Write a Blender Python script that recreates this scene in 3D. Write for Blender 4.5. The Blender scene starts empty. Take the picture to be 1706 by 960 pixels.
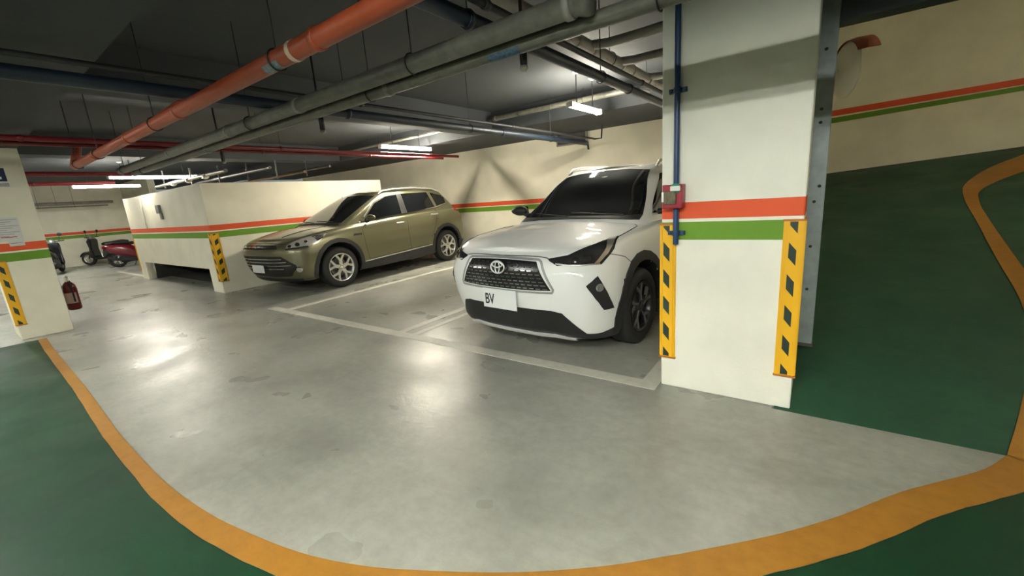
import bpy, bmesh, math, random
import numpy as np
from mathutils import Vector, Matrix
from mathutils.bvhtree import BVHTree
PI = math.pi
random.seed(4)
scene = bpy.context.scene
COL = scene.collection
# ------------------------------------------------------------------ camera
yaw, pitch, roll = 0.6396, 0.21907, -0.07583
f_ = Vector((-math.sin(yaw)*math.cos(pitch), math.cos(yaw)*math.cos(pitch), -math.sin(pitch)))
r_ = Vector((math.cos(yaw), math.sin(yaw), 0))
u_ = r_.cross(f_)
r2 = r_*math.cos(roll) + u_*math.sin(roll)
u2 = -r_*math.sin(roll) + u_*math.cos(roll)
cam = bpy.data.cameras.new('camera')
cam.sensor_width = 36; cam.lens = 691.0/1706*36
cam.clip_start = 0.02
camo = bpy.data.objects.new('camera', cam)
camo.matrix_world = Matrix(((r2.x, u2.x, -f_.x, 0), (r2.y, u2.y, -f_.y, 0), (r2.z, u2.z, -f_.z, 1.36), (0, 0, 0, 1)))
COL.objects.link(camo); scene.camera = camo
# ------------------------------------------------------------------ world, exposure
w = bpy.data.worlds.new('world'); scene.world = w; w.use_nodes = True
w.node_tree.nodes['Background'].inputs[0].default_value = (0.75, 0.85, 0.8, 1)
w.node_tree.nodes['Background'].inputs[1].default_value = 0.05
vs = scene.view_settings
vs.view_transform = 'Standard'; vs.look = 'None'; vs.gamma = 1.0; vs.exposure = 2.5
vs.use_curve_mapping = False
TUBE = 60.0          # emission strength of the fluorescent tubes
# ------------------------------------------------------------------ materials
MATS = {}
def mat(name, col, rough=0.5, metal=0.0, coat=0.0, noise=0.0, nscale=8.0, bump=0.0, spec=0.5, emit=None, es=0.0, flake=0.0):
    if name in MATS: return MATS[name]
    m = bpy.data.materials.new(name); m.use_nodes = True
    nt = m.node_tree; b = nt.nodes['Principled BSDF']
    b.inputs['Base Color'].default_value = (*col, 1)
    b.inputs['Roughness'].default_value = rough
    b.inputs['Metallic'].default_value = metal
    b.inputs['Specular IOR Level'].default_value = spec
    b.inputs['Coat Weight'].default_value = coat
    b.inputs['Coat Roughness'].default_value = 0.03
    if emit:
        b.inputs['Emission Color'].default_value = (*emit, 1); b.inputs['Emission Strength'].default_value = es
    if noise or bump:
        tc = nt.nodes.new('ShaderNodeTexCoord')
        n = nt.nodes.new('ShaderNodeTexNoise'); n.inputs['Scale'].default_value = nscale
        n.inputs['Detail'].default_value = 6; n.inputs['Roughness'].default_value = 0.6
        nt.links.new(tc.outputs['Object'], n.inputs['Vector'])
        if noise:
            r = nt.nodes.new('ShaderNodeValToRGB')
            r.color_ramp.elements[0].position = 0.3; r.color_ramp.elements[1].position = 0.7
            r.color_ramp.elements[0].color = (*[c*(1-noise) for c in col], 1)
            r.color_ramp.elements[1].color = (*[min(1, c*(1+noise*0.5)) for c in col], 1)
            nt.links.new(n.outputs['Fac'], r.inputs['Fac']); nt.links.new(r.outputs['Color'], b.inputs['Base Color'])
        if bump:
            bp = nt.nodes.new('ShaderNodeBump'); bp.inputs['Strength'].default_value = bump; bp.inputs['Distance'].default_value = 0.02
            nt.links.new(n.outputs['Fac'], bp.inputs['Height']); nt.links.new(bp.outputs['Normal'], b.inputs['Normal'])
    MATS[name] = m
    return m
CREAM = (0.80, 0.76, 0.62)
RED_S = (0.72, 0.085, 0.016); GREEN_S = (0.12, 0.27, 0.008); WHITE_S = (0.80, 0.78, 0.68)
def wall_mat(name, base=CREAM, r=(1.14, 1.24), wh=(1.12, 1.14), g=(1.01, 1.12), above=True):
    """painted plaster with the red / white / green band at given heights (world z)"""
    m = bpy.data.materials.new(name); m.use_nodes = True
    nt = m.node_tree; b = nt.nodes['Principled BSDF']; L = nt.links.new
    geo = nt.nodes.new('ShaderNodeNewGeometry'); sp = nt.nodes.new('ShaderNodeSeparateXYZ')
    L(geo.outputs['Position'], sp.inputs[0])
    n = nt.nodes.new('ShaderNodeTexNoise'); n.inputs['Scale'].default_value = 2.2; n.inputs['Detail'].default_value = 8
    L(geo.outputs['Position'], n.inputs['Vector'])
    rp = nt.nodes.new('ShaderNodeValToRGB')
    rp.color_ramp.elements[0].position = 0.25; rp.color_ramp.elements[1].position = 0.6
    rp.color_ramp.elements[0].color = (*[c*0.86 for c in base], 1); rp.color_ramp.elements[1].color = (*base, 1)
    L(n.outputs['Fac'], rp.inputs['Fac'])
    cur = rp.outputs['Color']
    def band(cur, lo, hi, col):
        a = nt.nodes.new('ShaderNodeMath'); a.operation = 'GREATER_THAN'; a.inputs[1].default_value = lo
        c = nt.nodes.new('ShaderNodeMath'); c.operation = 'LESS_THAN'; c.inputs[1].default_value = hi
        d = nt.nodes.new('ShaderNodeMath'); d.operation = 'MULTIPLY'
        L(sp.outputs['Z'], a.inputs[0]); L(sp.outputs['Z'], c.inputs[0]); L(a.outputs[0], d.inputs[0]); L(c.outputs[0], d.inputs[1])
        mx = nt.nodes.new('ShaderNodeMixRGB'); mx.inputs[2].default_value = (*col, 1)
        L(d.outputs[0], mx.inputs[0]); L(cur, mx.inputs[1])
        return mx.outputs[0]
    if r:
        cur = band(cur, r[0], r[1], RED_S); cur = band(cur, wh[0], wh[1], WHITE_S); cur = band(cur, g[0], g[1], GREEN_S)
    L(cur, b.inputs['Base Color'])
    b.inputs['Roughness'].default_value = 0.6
    n2 = nt.nodes.new('ShaderNodeTexNoise'); n2.inputs['Scale'].default_value = 60; n2.inputs['Detail'].default_value = 4
    L(geo.outputs['Position'], n2.inputs['Vector'])
    bp = nt.nodes.new('ShaderNodeBump'); bp.inputs['Strength'].default_value = 0.12; bp.inputs['Distance'].default_value = 0.01
    L(n2.outputs['Fac'], bp.inputs['Height']); L(bp.outputs['Normal'], b.inputs['Normal'])
    return m
def floor_mat(name, base, dark, light, rough0, rough1, bump=0.25, spec=0.5, blot=0.55):
    m = bpy.data.materials.new(name); m.use_nodes = True
    nt = m.node_tree; b = nt.nodes['Principled BSDF']; L = nt.links.new
    geo = nt.nodes.new('ShaderNodeNewGeometry')
    def noise(scale, detail, rough=0.55, dist=0.0, vec=None):
        n = nt.nodes.new('ShaderNodeTexNoise'); n.inputs['Scale'].default_value = scale
        n.inputs['Detail'].default_value = detail; n.inputs['Roughness'].default_value = rough; n.inputs['Distortion'].default_value = dist
        L(vec or geo.outputs['Position'], n.inputs['Vector']); return n.outputs['Fac']
    def ramp(fac, stops):
        r = nt.nodes.new('ShaderNodeValToRGB'); e = r.color_ramp.elements
        while len(e) < len(stops): e.new(0.5)
        for el, (p, c) in zip(e, stops): el.position = p; el.color = (*c, 1)
        L(fac, r.inputs['Fac']); return r.outputs['Color']
    big = noise(1.1, 7, 0.58, 0.3)
    c1 = ramp(big, [(0.30, dark), (0.48, base), (0.68, light)])
    fine = noise(14, 8, 0.7)
    c2 = ramp(fine, [(0.3, (0.82,)*3), (0.6, (1.0,)*3)])
    mx = nt.nodes.new('ShaderNodeMixRGB'); mx.blend_type = 'MULTIPLY'; mx.inputs[0].default_value = 1
    L(c1, mx.inputs[1]); L(c2, mx.inputs[2])
    sp_ = noise(5.5, 3, 0.5, 0.3)
    c3 = ramp(sp_, [(0.20, (blot,)*3), (0.26, (1.0,)*3)])
    mx2 = nt.nodes.new('ShaderNodeMixRGB'); mx2.blend_type = 'MULTIPLY'; mx2.inputs[0].default_value = 1
    L(mx.outputs[0], mx2.inputs[1]); L(c3, mx2.inputs[2])
    mp_ = nt.nodes.new('ShaderNodeMapping'); mp_.inputs['Rotation'].default_value = (0, 0, .5); mp_.inputs['Scale'].default_value = (1.2, 9, 1)
    L(geo.outputs['Position'], mp_.inputs['Vector'])
    c4 = ramp(noise(2.2, 9, 0.68, 0.5, mp_.outputs['Vector']), [(0.28, (0.86,)*3), (0.50, (0.97,)*3), (0.72, (1.0,)*3)])
    mx3 = nt.nodes.new('ShaderNodeMixRGB'); mx3.blend_type = 'MULTIPLY'; mx3.inputs[0].default_value = .8
    L(mx2.outputs[0], mx3.inputs[1]); L(c4, mx3.inputs[2])
    L(mx3.outputs[0], b.inputs['Base Color'])
    mr = nt.nodes.new('ShaderNodeMapRange'); mr.inputs['From Min'].default_value = 0.3; mr.inputs['From Max'].default_value = 0.7
    mr.inputs['To Min'].default_value = rough0; mr.inputs['To Max'].default_value = rough1
    L(noise(1.7, 4, 0.5, 0.3), mr.inputs['Value']); L(mr.outputs[0], b.inputs['Roughness'])
    b.inputs['Specular IOR Level'].default_value = spec
    bp = nt.nodes.new('ShaderNodeBump'); bp.inputs['Strength'].default_value = bump; bp.inputs['Distance'].default_value = 0.012
    L(noise(7, 10, 0.6, 0.8), bp.inputs['Height']); L(bp.outputs['Normal'], b.inputs['Normal'])
    return m
M_CONC = floor_mat('polished_concrete', (0.315, 0.315, 0.275), (0.22, 0.22, 0.192), (0.39, 0.39, 0.345), 0.24, 0.44, blot=.93)
M_GREEN = floor_mat('green_epoxy', (0.002, 0.034, 0.012), (0.003, 0.027, 0.011), (0.003, 0.040, 0.014), 0.42, 0.6, 0.08, 0.35, 0.8)
M_RAMP = floor_mat('green_ramp', (0.019, 0.070, 0.036), (0.017, 0.058, 0.031), (0.021, 0.080, 0.042), 0.5, 0.7, 0.08, 0.3, 0.8)
M_YEL = floor_mat('yellow_paint', (0.33, 0.145, 0.017), (0.29, 0.125, 0.015), (0.36, 0.165, 0.020), 0.45, 0.6, 0.1, 0.35, 0.35)
M_LINE = floor_mat('white_line_paint', (0.60, 0.585, 0.51), (0.42, 0.41, 0.36), (0.68, 0.66, 0.58), 0.4, 0.6, 0.1)
M_WALL = wall_mat('cream_wall_banded')
M_PLAIN = wall_mat('cream_wall_plain', r=None)
M_CEIL = mat('ceiling_paint', (0.054, 0.060, 0.067), 0.75, noise=0.12, nscale=1.5)
M_BEAM = mat('beam_paint', (0.046, 0.053, 0.060), 0.75, noise=0.12, nscale=1.5)
BLACK = mat('matte_black', (0.012, 0.012, 0.013), 0.55)
RUB = mat('tyre_rubber', (0.016, 0.016, 0.016), 0.7)
CLAD = mat('grey_plastic_cladding', (0.020, 0.021, 0.023), 0.5)
CHROME = mat('chrome', (0.8, 0.8, 0.8), 0.12, 1.0)
SILVER = mat('painted_silver', (0.62, 0.62, 0.60), 0.3, 0.85)
GLASS = mat('tinted_glass', (0.006, 0.007, 0.008), 0.05, 0.0, 0.0, spec=0.45)
WPAINT = mat('pearl_white_paint', (0.80, 0.81, 0.80), 0.55, 0.0, 0.9, spec=0.3)
OPAINT = mat('olive_gold_paint', (0.165, 0.158, 0.092), 0.32, 0.55, 0.8)
YEL = mat('guard_yellow', (0.80, 0.44, 0.012), 0.4)
GBLK = mat('guard_black', (0.012, 0.03, 0.02), 0.5)
BLUEP = mat('blue_conduit', (0.015, 0.05, 0.13), 0.45)
DKBLUE = mat('dark_blue_pipe', (0.012, 0.022, 0.04), 0.45, noise=0.2)
ORANGEP = mat('orange_pipe', (0.33, 0.06, 0.020), 0.42, noise=0.15)
REDP = mat('red_pipe', (0.17, 0.010, 0.014), 0.35)
GREYP = mat('grey_pvc_pipe', (0.15, 0.15, 0.125), 0.4, noise=0.3, nscale=14)
PALEP = mat('pale_pvc_pipe', (0.26, 0.25, 0.225), 0.42, noise=0.2)
STEEL = mat('galvanised_steel', (0.30, 0.345, 0.35), 0.45, 0.25, noise=0.25, nscale=9)
WIRE = mat('dark_steel', (0.04, 0.04, 0.045), 0.5, 0.5)
WHITEP = mat('white_plastic', (0.75, 0.75, 0.72), 0.4)
TUBEM = mat('lit_tube_warm', (1, 1, 1), 0.4, emit=(1.0, 0.92, 0.74), es=TUBE*1.35)
TUBEF = mat('lit_tube_far', (1, 1, 1), 0.4, emit=(1.0, 0.95, 0.82), es=TUBE*.6)
TUBEC = mat('lit_tube_neutral', (1, 1, 1), 0.4, emit=(0.98, 1.0, 0.90), es=TUBE)
TUBER = mat('lit_tube_old', (1, 1, 1), 0.4, emit=(1.0, 0.88, 0.66), es=TUBE*.46)
# ------------------------------------------------------------------ helpers
def link(o, parent=None):
    COL.objects.link(o)
    if parent is not None: o.parent = parent
    return o
class MB:
    """collects shapes that become ONE mesh"""
    def __init__(s): s.v = []; s.f = []; s.m = []; s.sm = []
    def add(s, vs, fs, mi=0, smooth=False):
        b = len(s.v); s.v += [tuple(v) for v in vs]
        for f in fs: s.f.append(tuple(b+i for i in f)); s.m.append(mi); s.sm.append(smooth)
    def box(s, x0, x1, y0, y1, z0, z1, mi=0, M=None):
        vs = [Vector((x, y, z)) for z in (z0, z1) for y in (y0, y1) for x in (x0, x1)]
        if M: vs = [M @ v for v in vs]
        s.add(vs, [(0, 2, 3, 1), (4, 5, 7, 6), (0, 1, 5, 4), (2, 6, 7, 3), (0, 4, 6, 2), (1, 3, 7, 5)], mi)
    def tube(s, pts, r, n=12, mi=0, cap=True, smooth=True):
        pts = [Vector(p) for p in pts]; rs = r if isinstance(r, (list, tuple)) else [r]*len(pts)
        vs = []; up = None
        for i, p in enumerate(pts):
            t = (pts[min(i+1, len(pts)-1)] - pts[max(i-1, 0)]).normalized()
            if up is None: up = Vector((0, 0, 1)) if abs(t.z) < 0.9 else Vector((1, 0, 0))
            a = t.cross(up).normalized(); b = a.cross(t).normalized(); up = b
            for k in range(n):
                an = 2*PI*k/n; vs.append(p + (a*math.cos(an) + b*math.sin(an))*rs[i])
        fs = [(i*n+k, i*n+(k+1) % n, (i+1)*n+(k+1) % n, (i+1)*n+k) for i in range(len(pts)-1) for k in range(n)]
        s.add(vs, fs, mi, smooth)
        if cap:
            s.add(vs[:n], [tuple(range(n))[::-1]], mi); s.add(vs[-n:], [tuple(range(n))], mi)
    def lathe(s, prof, c, axis='x', n=40, mi=0, smooth=True, a0=0, a1=2*PI):
        """prof: (radius, along) pairs"""
        vs = []; full = abs(a1-a0-2*PI) < 1e-6; nn = n if full else n+1
        for r, h in prof:
            for k in range(nn):
                an = a0+(a1-a0)*k/n; ca, sa = math.cos(an)*r, math.sin(an)*r
                vs.append({'x': (c[0]+h, c[1]+ca, c[2]+sa), 'y': (c[0]+ca, c[1]+h, c[2]+sa), 'z': (c[0]+ca, c[1]+sa, c[2]+h)}[axis])
        fs = []
        for i in range(len(prof)-1):
            for k in range(n):
                k2 = (k+1) % nn; fs.append((i*nn+k, i*nn+k2, (i+1)*nn+k2, (i+1)*nn+k))
        s.add(vs, fs, mi, smooth)
    def prism(s, poly, d0, d1, axis='y', mi=0, M=None):
        n = len(poly)
        def P(a, b, d): return {'y': (a, d, b), 'x': (d, a, b), 'z': (a, b, d)}[axis]
        vs = [P(a, b, d0) for a, b in poly] + [P(a, b, d1) for a, b in poly]
        if M: vs = [M @ Vector(v) for v in vs]
        s.add(vs, [tuple(range(n)), tuple(range(n, 2*n))[::-1]] + [(i, i+n, (i+1) % n+n, (i+1) % n) for i in range(n)], mi)
    def build(s, name, mats, parent=None, bevel=0.0, loc=None):
        me = bpy.data.meshes.new(name); me.from_pydata(s.v, [], s.f)
        mats = mats if isinstance(mats, (list, tuple)) else [mats]
        for m in mats: me.materials.append(m)
        me.polygons.foreach_set('material_index', s.m); me.polygons.foreach_set('use_smooth', s.sm)
        bm = bmesh.new(); bm.from_mesh(me); bmesh.ops.recalc_face_normals(bm, faces=bm.faces); bm.to_mesh(me); bm.free()
        o = bpy.data.objects.new(name, me); link(o, parent)
        if bevel:
            b = o.modifiers.new('b', 'BEVEL'); b.width = bevel; b.segments = 2; b.limit_method = 'ANGLE'; b.angle_limit = 0.9
        return o
def tag(o, label, cat, group=None, kind=None):
    if label: o['label'] = label
    if cat: o['category'] = cat
    if group: o['group'] = group
    if kind: o['kind'] = kind
    return o
def struct(o): o['kind'] = 'structure'; return o
def empty(name, loc=(0, 0, 0), rz=0.0):
    o = bpy.data.objects.new(name, None); o.location = loc; o.rotation_euler = (0, 0, rz); o.empty_display_size = 0.1
    COL.objects.link(o); return o
def sbox(name, m, *a, bevel=0.0):
    b = MB(); b.box(*a); return struct(b.build(name, m, bevel=bevel))
def catmull(P, n, closed=False):
    """P: (k, ...) control array -> smooth dense array, n per segment"""
    P = np.asarray(P, float); k = len(P); out = []
    for i in range(k-1):
        p0 = P[i-1] if i > 0 else 2*P[0]-P[1]; p1 = P[i]; p2 = P[i+1]; p3 = P[i+2] if i+2 < k else 2*P[-1]-P[-2]
        for j in range(n):
            t = j/n
            out.append(0.5*((2*p1) + (-p0+p2)*t + (2*p0-5*p1+4*p2-p3)*t*t + (-p0+3*p1-3*p2+p3)*t**3))
    out.append(P[-1]); return np.array(out)

# ================================================================== THE ROOM
G = 0.0
def ramp_z(x, y): return 0.0 if y < 2.7 else 0.18*(y-2.7)*(1+0.06*x)
# concrete slab (stops at the ramp)
fb = MB(); fb.box(-26, -0.14, -6, 12, -0.2, 0); fb.box(-0.14, 5, -6, 2.7, -0.2, 0)
struct(fb.build('floor', M_CONC))
rb = MB(); nx, ny = 10, 24
gv = [(-0.13+(5.13)*i/nx, 2.7+7.4*j/ny) for j in range(ny+1) for i in range(nx+1)]
rb.add([(x, y, ramp_z(x, y)) for x, y in gv], [(j*(nx+1)+i, j*(nx+1)+i+1, (j+1)*(nx+1)+i+1, (j+1)*(nx+1)+i) for j in range(ny) for i in range(nx)])
struct(rb.build('floor_ramp', M_RAMP))
# yellow kerb line of the road, inner and outer edge
inn = [(-8.0, .56), (-7.2, .53), (-5.9, .50), (-5.01, .48), (-4.2, .45), (-3.55, .43), (-2.77, .43), (-2.31, .46), (-1.99, .505), (-1.62, .585), (-1.35, .68), (-1.13, .79), (-.82, .97), (-.56, 1.16), (-.39, 1.31), (-.21, 1.48), (-.03, 1.66), (.16, 1.88), (.37, 2.16), (.55, 2.36), (.69, 2.52), (.80, 2.70)]
inn = [tuple(p) for p in catmull(inn, 4)]
out = []
for i, p in enumerate(inn):
    a = inn[max(0, i-1)]; b = inn[min(len(inn)-1, i+1)]; dx, dy = b[0]-a[0], b[1]-a[1]; l = math.hypot(dx, dy)
    wd = 0.075 if p[0] < -3 else 0.075+min(1, (p[0]+3)/2.5)*0.065
    wd += 0.0015*math.sin(i*2.1)
    out.append((p[0]+dy/l*wd, p[1]-dx/l*wd))
def flat_strip(A, Bc, z, name, m):
    b = MB(); n = len(A)
    vs = [(x, y, z) for x, y in A] + [(x, y, z) for x, y in Bc]
    b.add(vs, [(i, i+1, n+i+1, n+i) for i in range(n-1)]); o = b.build(name, m); return o
struct(flat_strip(inn, out, 0.004, 'trim_1', M_YEL))
gb = MB()  # green road paint
low = [(x, -6) if x < 0.6 else (5.0, -6 + (x-0.6)*40) for x, y in out]
n = len(out)
gb.add([(x, y, 0.0025) for x, y in out] + [(min(5, x+0.0), -6.0, 0.0025) for x, y in out], [(i, i+1, n+i+1, n+i) for i in range(n-1)])
xe, ye = out[-1]
gb.add([(xe, ye, .0025), (xe, -6, .0025), (5, -6, .0025), (5, 2.7, .0025), (xe, 2.7, .0025)], [(0, 1, 2, 3, 4)])
struct(gb.build('floor_road', M_GREEN))
# yellow line continuing up the ramp
inr = catmull([(.80, 2.70), (.93, 3.1), (1.13, 3.8), (1.24, 4.5), (1.29, 5.3), (1.37, 6.4), (1.44, 7.4), (1.57, 8.1), (1.95, 8.9), (2.5, 9.6)], 5)
outr = catmull([(.93, 2.62), (1.06, 3.05), (1.25, 3.75), (1.365, 4.45), (1.40, 5.2), (1.46, 6.3), (1.53, 7.2), (1.68, 7.8), (2.2, 8.5), (3.0, 9.2)], 5)
yb = MB(); n = len(inr)
yb.add([(x, y, ramp_z(x, y)+.006) for x, y in inr] + [(x, y, ramp_z(x, y)+.006) for x, y in outr], [(i, i+1, n+i+1, n+i) for i in range(n-1)])
struct(yb.build('trim_2', M_YEL))
# parking bay lines
def line(name, x0, x1, y0, y1):
    b = MB(); b.box(x0, x1, y0, y1, 0, 0.003); return struct(b.build(name, M_LINE))
line('trim_3', -6.45, -0.93, 2.62, 2.74)
line('trim_4', -6.10, -5.98, 2.74, 8.2)
line('trim_5', -3.62, -3.52, 2.74, 8.2)
line('trim_6', -3.40, -3.32, 2.74, 8.2)
line('trim_7', -0.93, -0.81, 2.62, 8.2)
line('trim_8', -17.0, -13.9, 2.95, 3.07)

# pillars
M_PIL = wall_mat('pillar_paint_banded', base=(.84, .83, .73))
sbox('wall_right_pillar', M_PIL, -0.80, -0.05, 2.73, 3.06, 0, 2.95, bevel=0.008)
sbox('wall_left_pillar', M_WALL, -8.95, -8.24, 0.37, 0.85, 0, 2.95, bevel=0.008)
# back wall of the bays, slightly out of square as in the photo
sbox('wall_back', M_WALL, -15.4, -0.05, 8.35, 8.55, 0, 2.95)
sbox('wall_ramp_side', M_PLAIN, -0.16, -0.12, 3.06, 10.2, 0, 4.2)
sbox('wall_right', M_PLAIN, 5.0, 5.2, -6, 12, 0, 4.4)
sbox('wall_front', M_WALL, -26, 5.2, -6.2, -6, 0, 4.4)
sbox('wall_far_left', M_WALL, -22.2, -22, -6, 4.8, 0, 2.95)
sbox('wall_far_return', M_WALL, -22.2, -18.5, 4.6, 4.8, 0, 2.95)
# wall at the top of the ramp with its climbing band
wb_ = MB(); wb_.box(-0.13, 5, 10.0, 10.2, 0, 5)
struct(wb_.build('wall_ramp_end', M_PLAIN))
def ramp_band(name, m, lo, hi):
    b = MB(); xs = [-0.12, 0.15, 1.3, 2.39, 4.9]
    n = len(xs)
    lo_ = np.interp(xs, [-.03, .15, 2.39, 4.9], lo); hi_ = np.interp(xs, [-.03, .15, 2.39, 4.9], hi)
    b.add([(x, 9.994, z) for x, z in zip(xs, lo_)] + [(x, 9.994, z) for x, z in zip(xs, hi_)], [(i, i+1, n+i+1, n+i) for i in range(n-1)])
    struct(b.build(name, m))
ramp_band('trim_9', mat('band_red', RED_S, .6), (2.325, 2.33, 2.41, 2.5), (2.42, 2.43, 2.505, 2.6))
ramp_band('trim_10', mat('band_green', GREEN_S, .6), (2.205, 2.21, 2.325, 2.42), (2.30, 2.305, 2.395, 2.49))
# ventilation box in the bays (low wall with a gap under its front)
bx = MB()
bx.box(-13.8, -8.87, 2.88, 3.03, 0.43, 1.97)
bx.box(-8.87, -8.72, 2.88, 6.65, 0, 1.97)
bx.box(-9.2, -8.87, 2.88, 3.03, 0, 0.43)
bx.box(-13.8, -13.3, 2.88, 3.03, 0, 0.43)
bx.box(-13.8, -13.65, 3.03, 6.65, 0, 1.97)
bx.box(-13.65, -8.87, 6.5, 6.65, 0, 1.97)
bx.box(-13.3, -8.87, 3.03, 6.5, 0.43, 0.55)  # unseen slab added to keep light out of the gap
struct(bx.build('wall_vent_enclosure', M_WALL))
vb = MB(); GAP_SHADE = mat('vent_gap_shade', (.05, .048, .045), .8, noise=.2)  # added liner; its dark colour stands in for shade inside the gap
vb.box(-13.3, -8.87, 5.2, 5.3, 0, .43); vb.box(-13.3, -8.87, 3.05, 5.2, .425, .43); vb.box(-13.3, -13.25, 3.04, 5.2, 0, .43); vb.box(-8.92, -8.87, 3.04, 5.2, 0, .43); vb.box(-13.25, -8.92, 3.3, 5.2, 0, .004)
struct(vb.build('wall_vent_shade_liner', GAP_SHADE))
# ceiling slab and beams
cb_ = MB(); cb_.box(-26, -.10, -6, 8.55, 2.9, 3.0); cb_.box(-.10, 5.2, -6, 3.6, 2.9, 3.0)
struct(cb_.build('ceiling', M_CEIL))
sbox('ceiling_over_ramp', M_PLAIN, -0.05, 5.2, 3.6, 12, 4.2, 4.3)
sbox('ceiling_beam_left_pillar', M_BEAM, -26, 5, 0.30, 0.85, 2.4, 2.9)
sbox('ceiling_beam_middle', M_BEAM, -5.5, -5.05, 0.85, 8.35, 2.55, 2.9)
sbox('ceiling_beam_far', M_BEAM, -10.6, -10.1, 0.85, 8.35, 2.55, 2.9)
sbox('ceiling_beam_pillar', M_BEAM, -0.80, -0.05, 0.85, 8.35, 2.5, 2.9)
sbox('ceiling_beam_back', M_BEAM, -16, -0.8, 6.55, 8.35, 2.54, 2.9)
sbox('ceiling_beam_shutter', M_BEAM, -0.05, 5, 3.42, 3.7, 2.62, 4.3)

# ================================================================== FLUORESCENT LIGHTS
def light_fixture(loc, rz, L, label, drop, tubez=None, group='fluorescent lights hung from the ceiling', tm=None, hood=0):
    t = empty('fluorescent_light', loc, rz); tag(t, label, 'ceiling light', group)
    # local: tube runs along y, z=0 at the tube
    b = MB()
    if hood: b.prism([(-.15, -.01), (-.04, .06), (.04, .06), (.15, -.01), (.14, -.015), (.035, .05), (-.035, .05), (-.14, -.015)], -L/2, L/2, 'y')
    else: b.prism([(-.008, .012), (-.022, .05), (.022, .05), (.008, .012)], -L/2, L/2, 'y')
    b.build("housing", WHITEP, t)
    for sx in (-.022, .022):
        b = MB(); b.tube([(sx, -L/2+.03, 0), (sx, L/2-.03, 0)], .013, 10); b.build('lamp_tube', tm or TUBEM, t)
    for e in (-1, 1):
        b = MB(); b.box(-.045, .045, e*L/2-.012, e*L/2+.012, -.018, .05); b.build('end_cap', WHITEP, t)
    for e in (-1, 1):
        b = MB(); b.tube([(0, e*L*.27, .05), (0, e*L*.27, drop-.02)], .007, 6); b.build('hanger_rod', WIRE, t)
        b = MB(); b.lathe([(0, drop-.035), (.02, drop-.03), (.05, drop-.008), (.05, drop), (0, drop)], (0, e*L*.27, 0), 'z', 16); b.build('ceiling_rose', WHITEP, t)
    return t
light_fixture((-2.72, 5.68, 2.45), 0.0, 0.92, 'lit fluorescent fitting above the white car, nearest the grey pillar side', .45)
light_fixture((-6.75, 5.9, 2.43), 0.0, 1.28, 'lit fluorescent fitting hung above the olive car', .47)
light_fixture((-14.2, 2.75, 2.30), 0.0, 1.25, 'lit fluorescent tube above the scooters, lower of the far pair', .6, tm=TUBEF)
light_fixture((-11.9, 3.2, 2.32), 0.0, 1.7, 'long pale fluorescent fitting left of the concrete box, in front of its corner', .58, tm=TUBEF)
# fittings of the same kind that stand outside the frame and light the foreground
for k, (x, y) in enumerate(((-0.35, -0.9), (-5.0, -1.3), (-9.5, -1.6), (-2.2, -3.2), (-15.5, 0.3), (-18.5, 1.4), (1.3, -1.3))):
    light_fixture((x, y, 2.42), PI/2, 1.25, 'fluorescent fitting outside the picture, '+('just behind the viewpoint', 'over the green driveway left of the viewpoint', 'over the driveway in front of the left pillar', 'over the driveway farther behind the viewpoint', 'over the driveway beyond the left pillar', 'over the driveway in front of the scooters', 'behind the viewpoint toward the ramp')[k], .48, group='driveway lights behind the viewpoint', tm=TUBEC, hood=1)

# ================================================================== CAR KIT
FT = [(0, 0), (.22, .004), (.42, .02), (.6, .055), (.75, .11), (.87, .19), (.95, .30), (.99, .42), (1.0, .55)]
def outline(yn, yr, w, cf, cr, ns=9):
    wf, wm, wr = w if isinstance(w, tuple) else (w, w, w)
    pts = [(wf*fx, yn+cf*dy) for fx, dy in FT]
    ya, yb_ = yn+cf*.55, yr-cr*.55
    for k in range(1, ns):
        s = k/ns; ww = np.interp(s, [0, .35, .65, 1], [wf, wm, wm, wr]); pts.append((ww, ya+(yb_-ya)*s))
    pts += [(wr*fx, yr-cr*dy) for fx, dy in FT[::-1]]
    return pts
def zi(z, y):
    return z if not isinstance(z, list) else float(np.interp(y, [p[0] for p in z], [p[1] for p in z]))
def shell_grid(levels, crown, cap=(.12, .35, .65, 1.0), n1=3, n2=3):
    rows = []
    for (z, yn, yr, w, cf, cr) in levels:
        rows.append([(x, y, zi(z, y)) for x, y in outline(yn, yr, w, cf, cr)])
    top = rows[-1]; yc = sum(p[1] for p in top)/len(top)
    for t in cap:
        rows.append([(x*(1-t), y, z+zi(crown, y)*(1-(1-t)**2)) for x, y, z in top])
    g = np.array(rows)
    g = catmull(g, n1); g = np.swapaxes(catmull(np.swapaxes(g, 0, 1), n2), 0, 1)
    g[:, 0, 0] = 0; g[:, -1, 0] = 0; g[-1, :, 0] = 0
    g[..., 0] = np.maximum(g[..., 0], 0)
    return g
def grid_faces(g, sgn):
    K, I, _ = g.shape; vs = [(sgn*p[0], p[1], p[2]) for row in g for p in row]
    fs = [(k*I+i, k*I+i+1, (k+1)*I+i+1, (k+1)*I+i) for k in range(K-1) for i in range(I-1)]
    return vs, fs
def shell_mb(grids, arches=(), xmin=.45):
    mb = MB()
    for g in grids:
        for s in (1, -1):
            vs, fs = grid_faces(g, s); keep = []
            for f in fs:
                c = [sum(vs[i][k] for i in f)/4 for k in range(3)]
                if any(math.hypot(c[1]-yw, c[2]-zw) < R for yw, zw, R in arches) and abs(c[0]) > xmin: continue
                keep.append(f)
            mb.add(vs, keep, 0, True)
    return mb
def bvh_of(grids):
    V_ = []; F_ = []
    for g in grids:
        for s in (1, -1):
            vs, fs = grid_faces(g, s); b = len(V_); V_ += [Vector(v) for v in vs]; F_ += [tuple(i+b for i in f) for f in fs]
    return BVHTree.FromPolygons(V_, F_)
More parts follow.
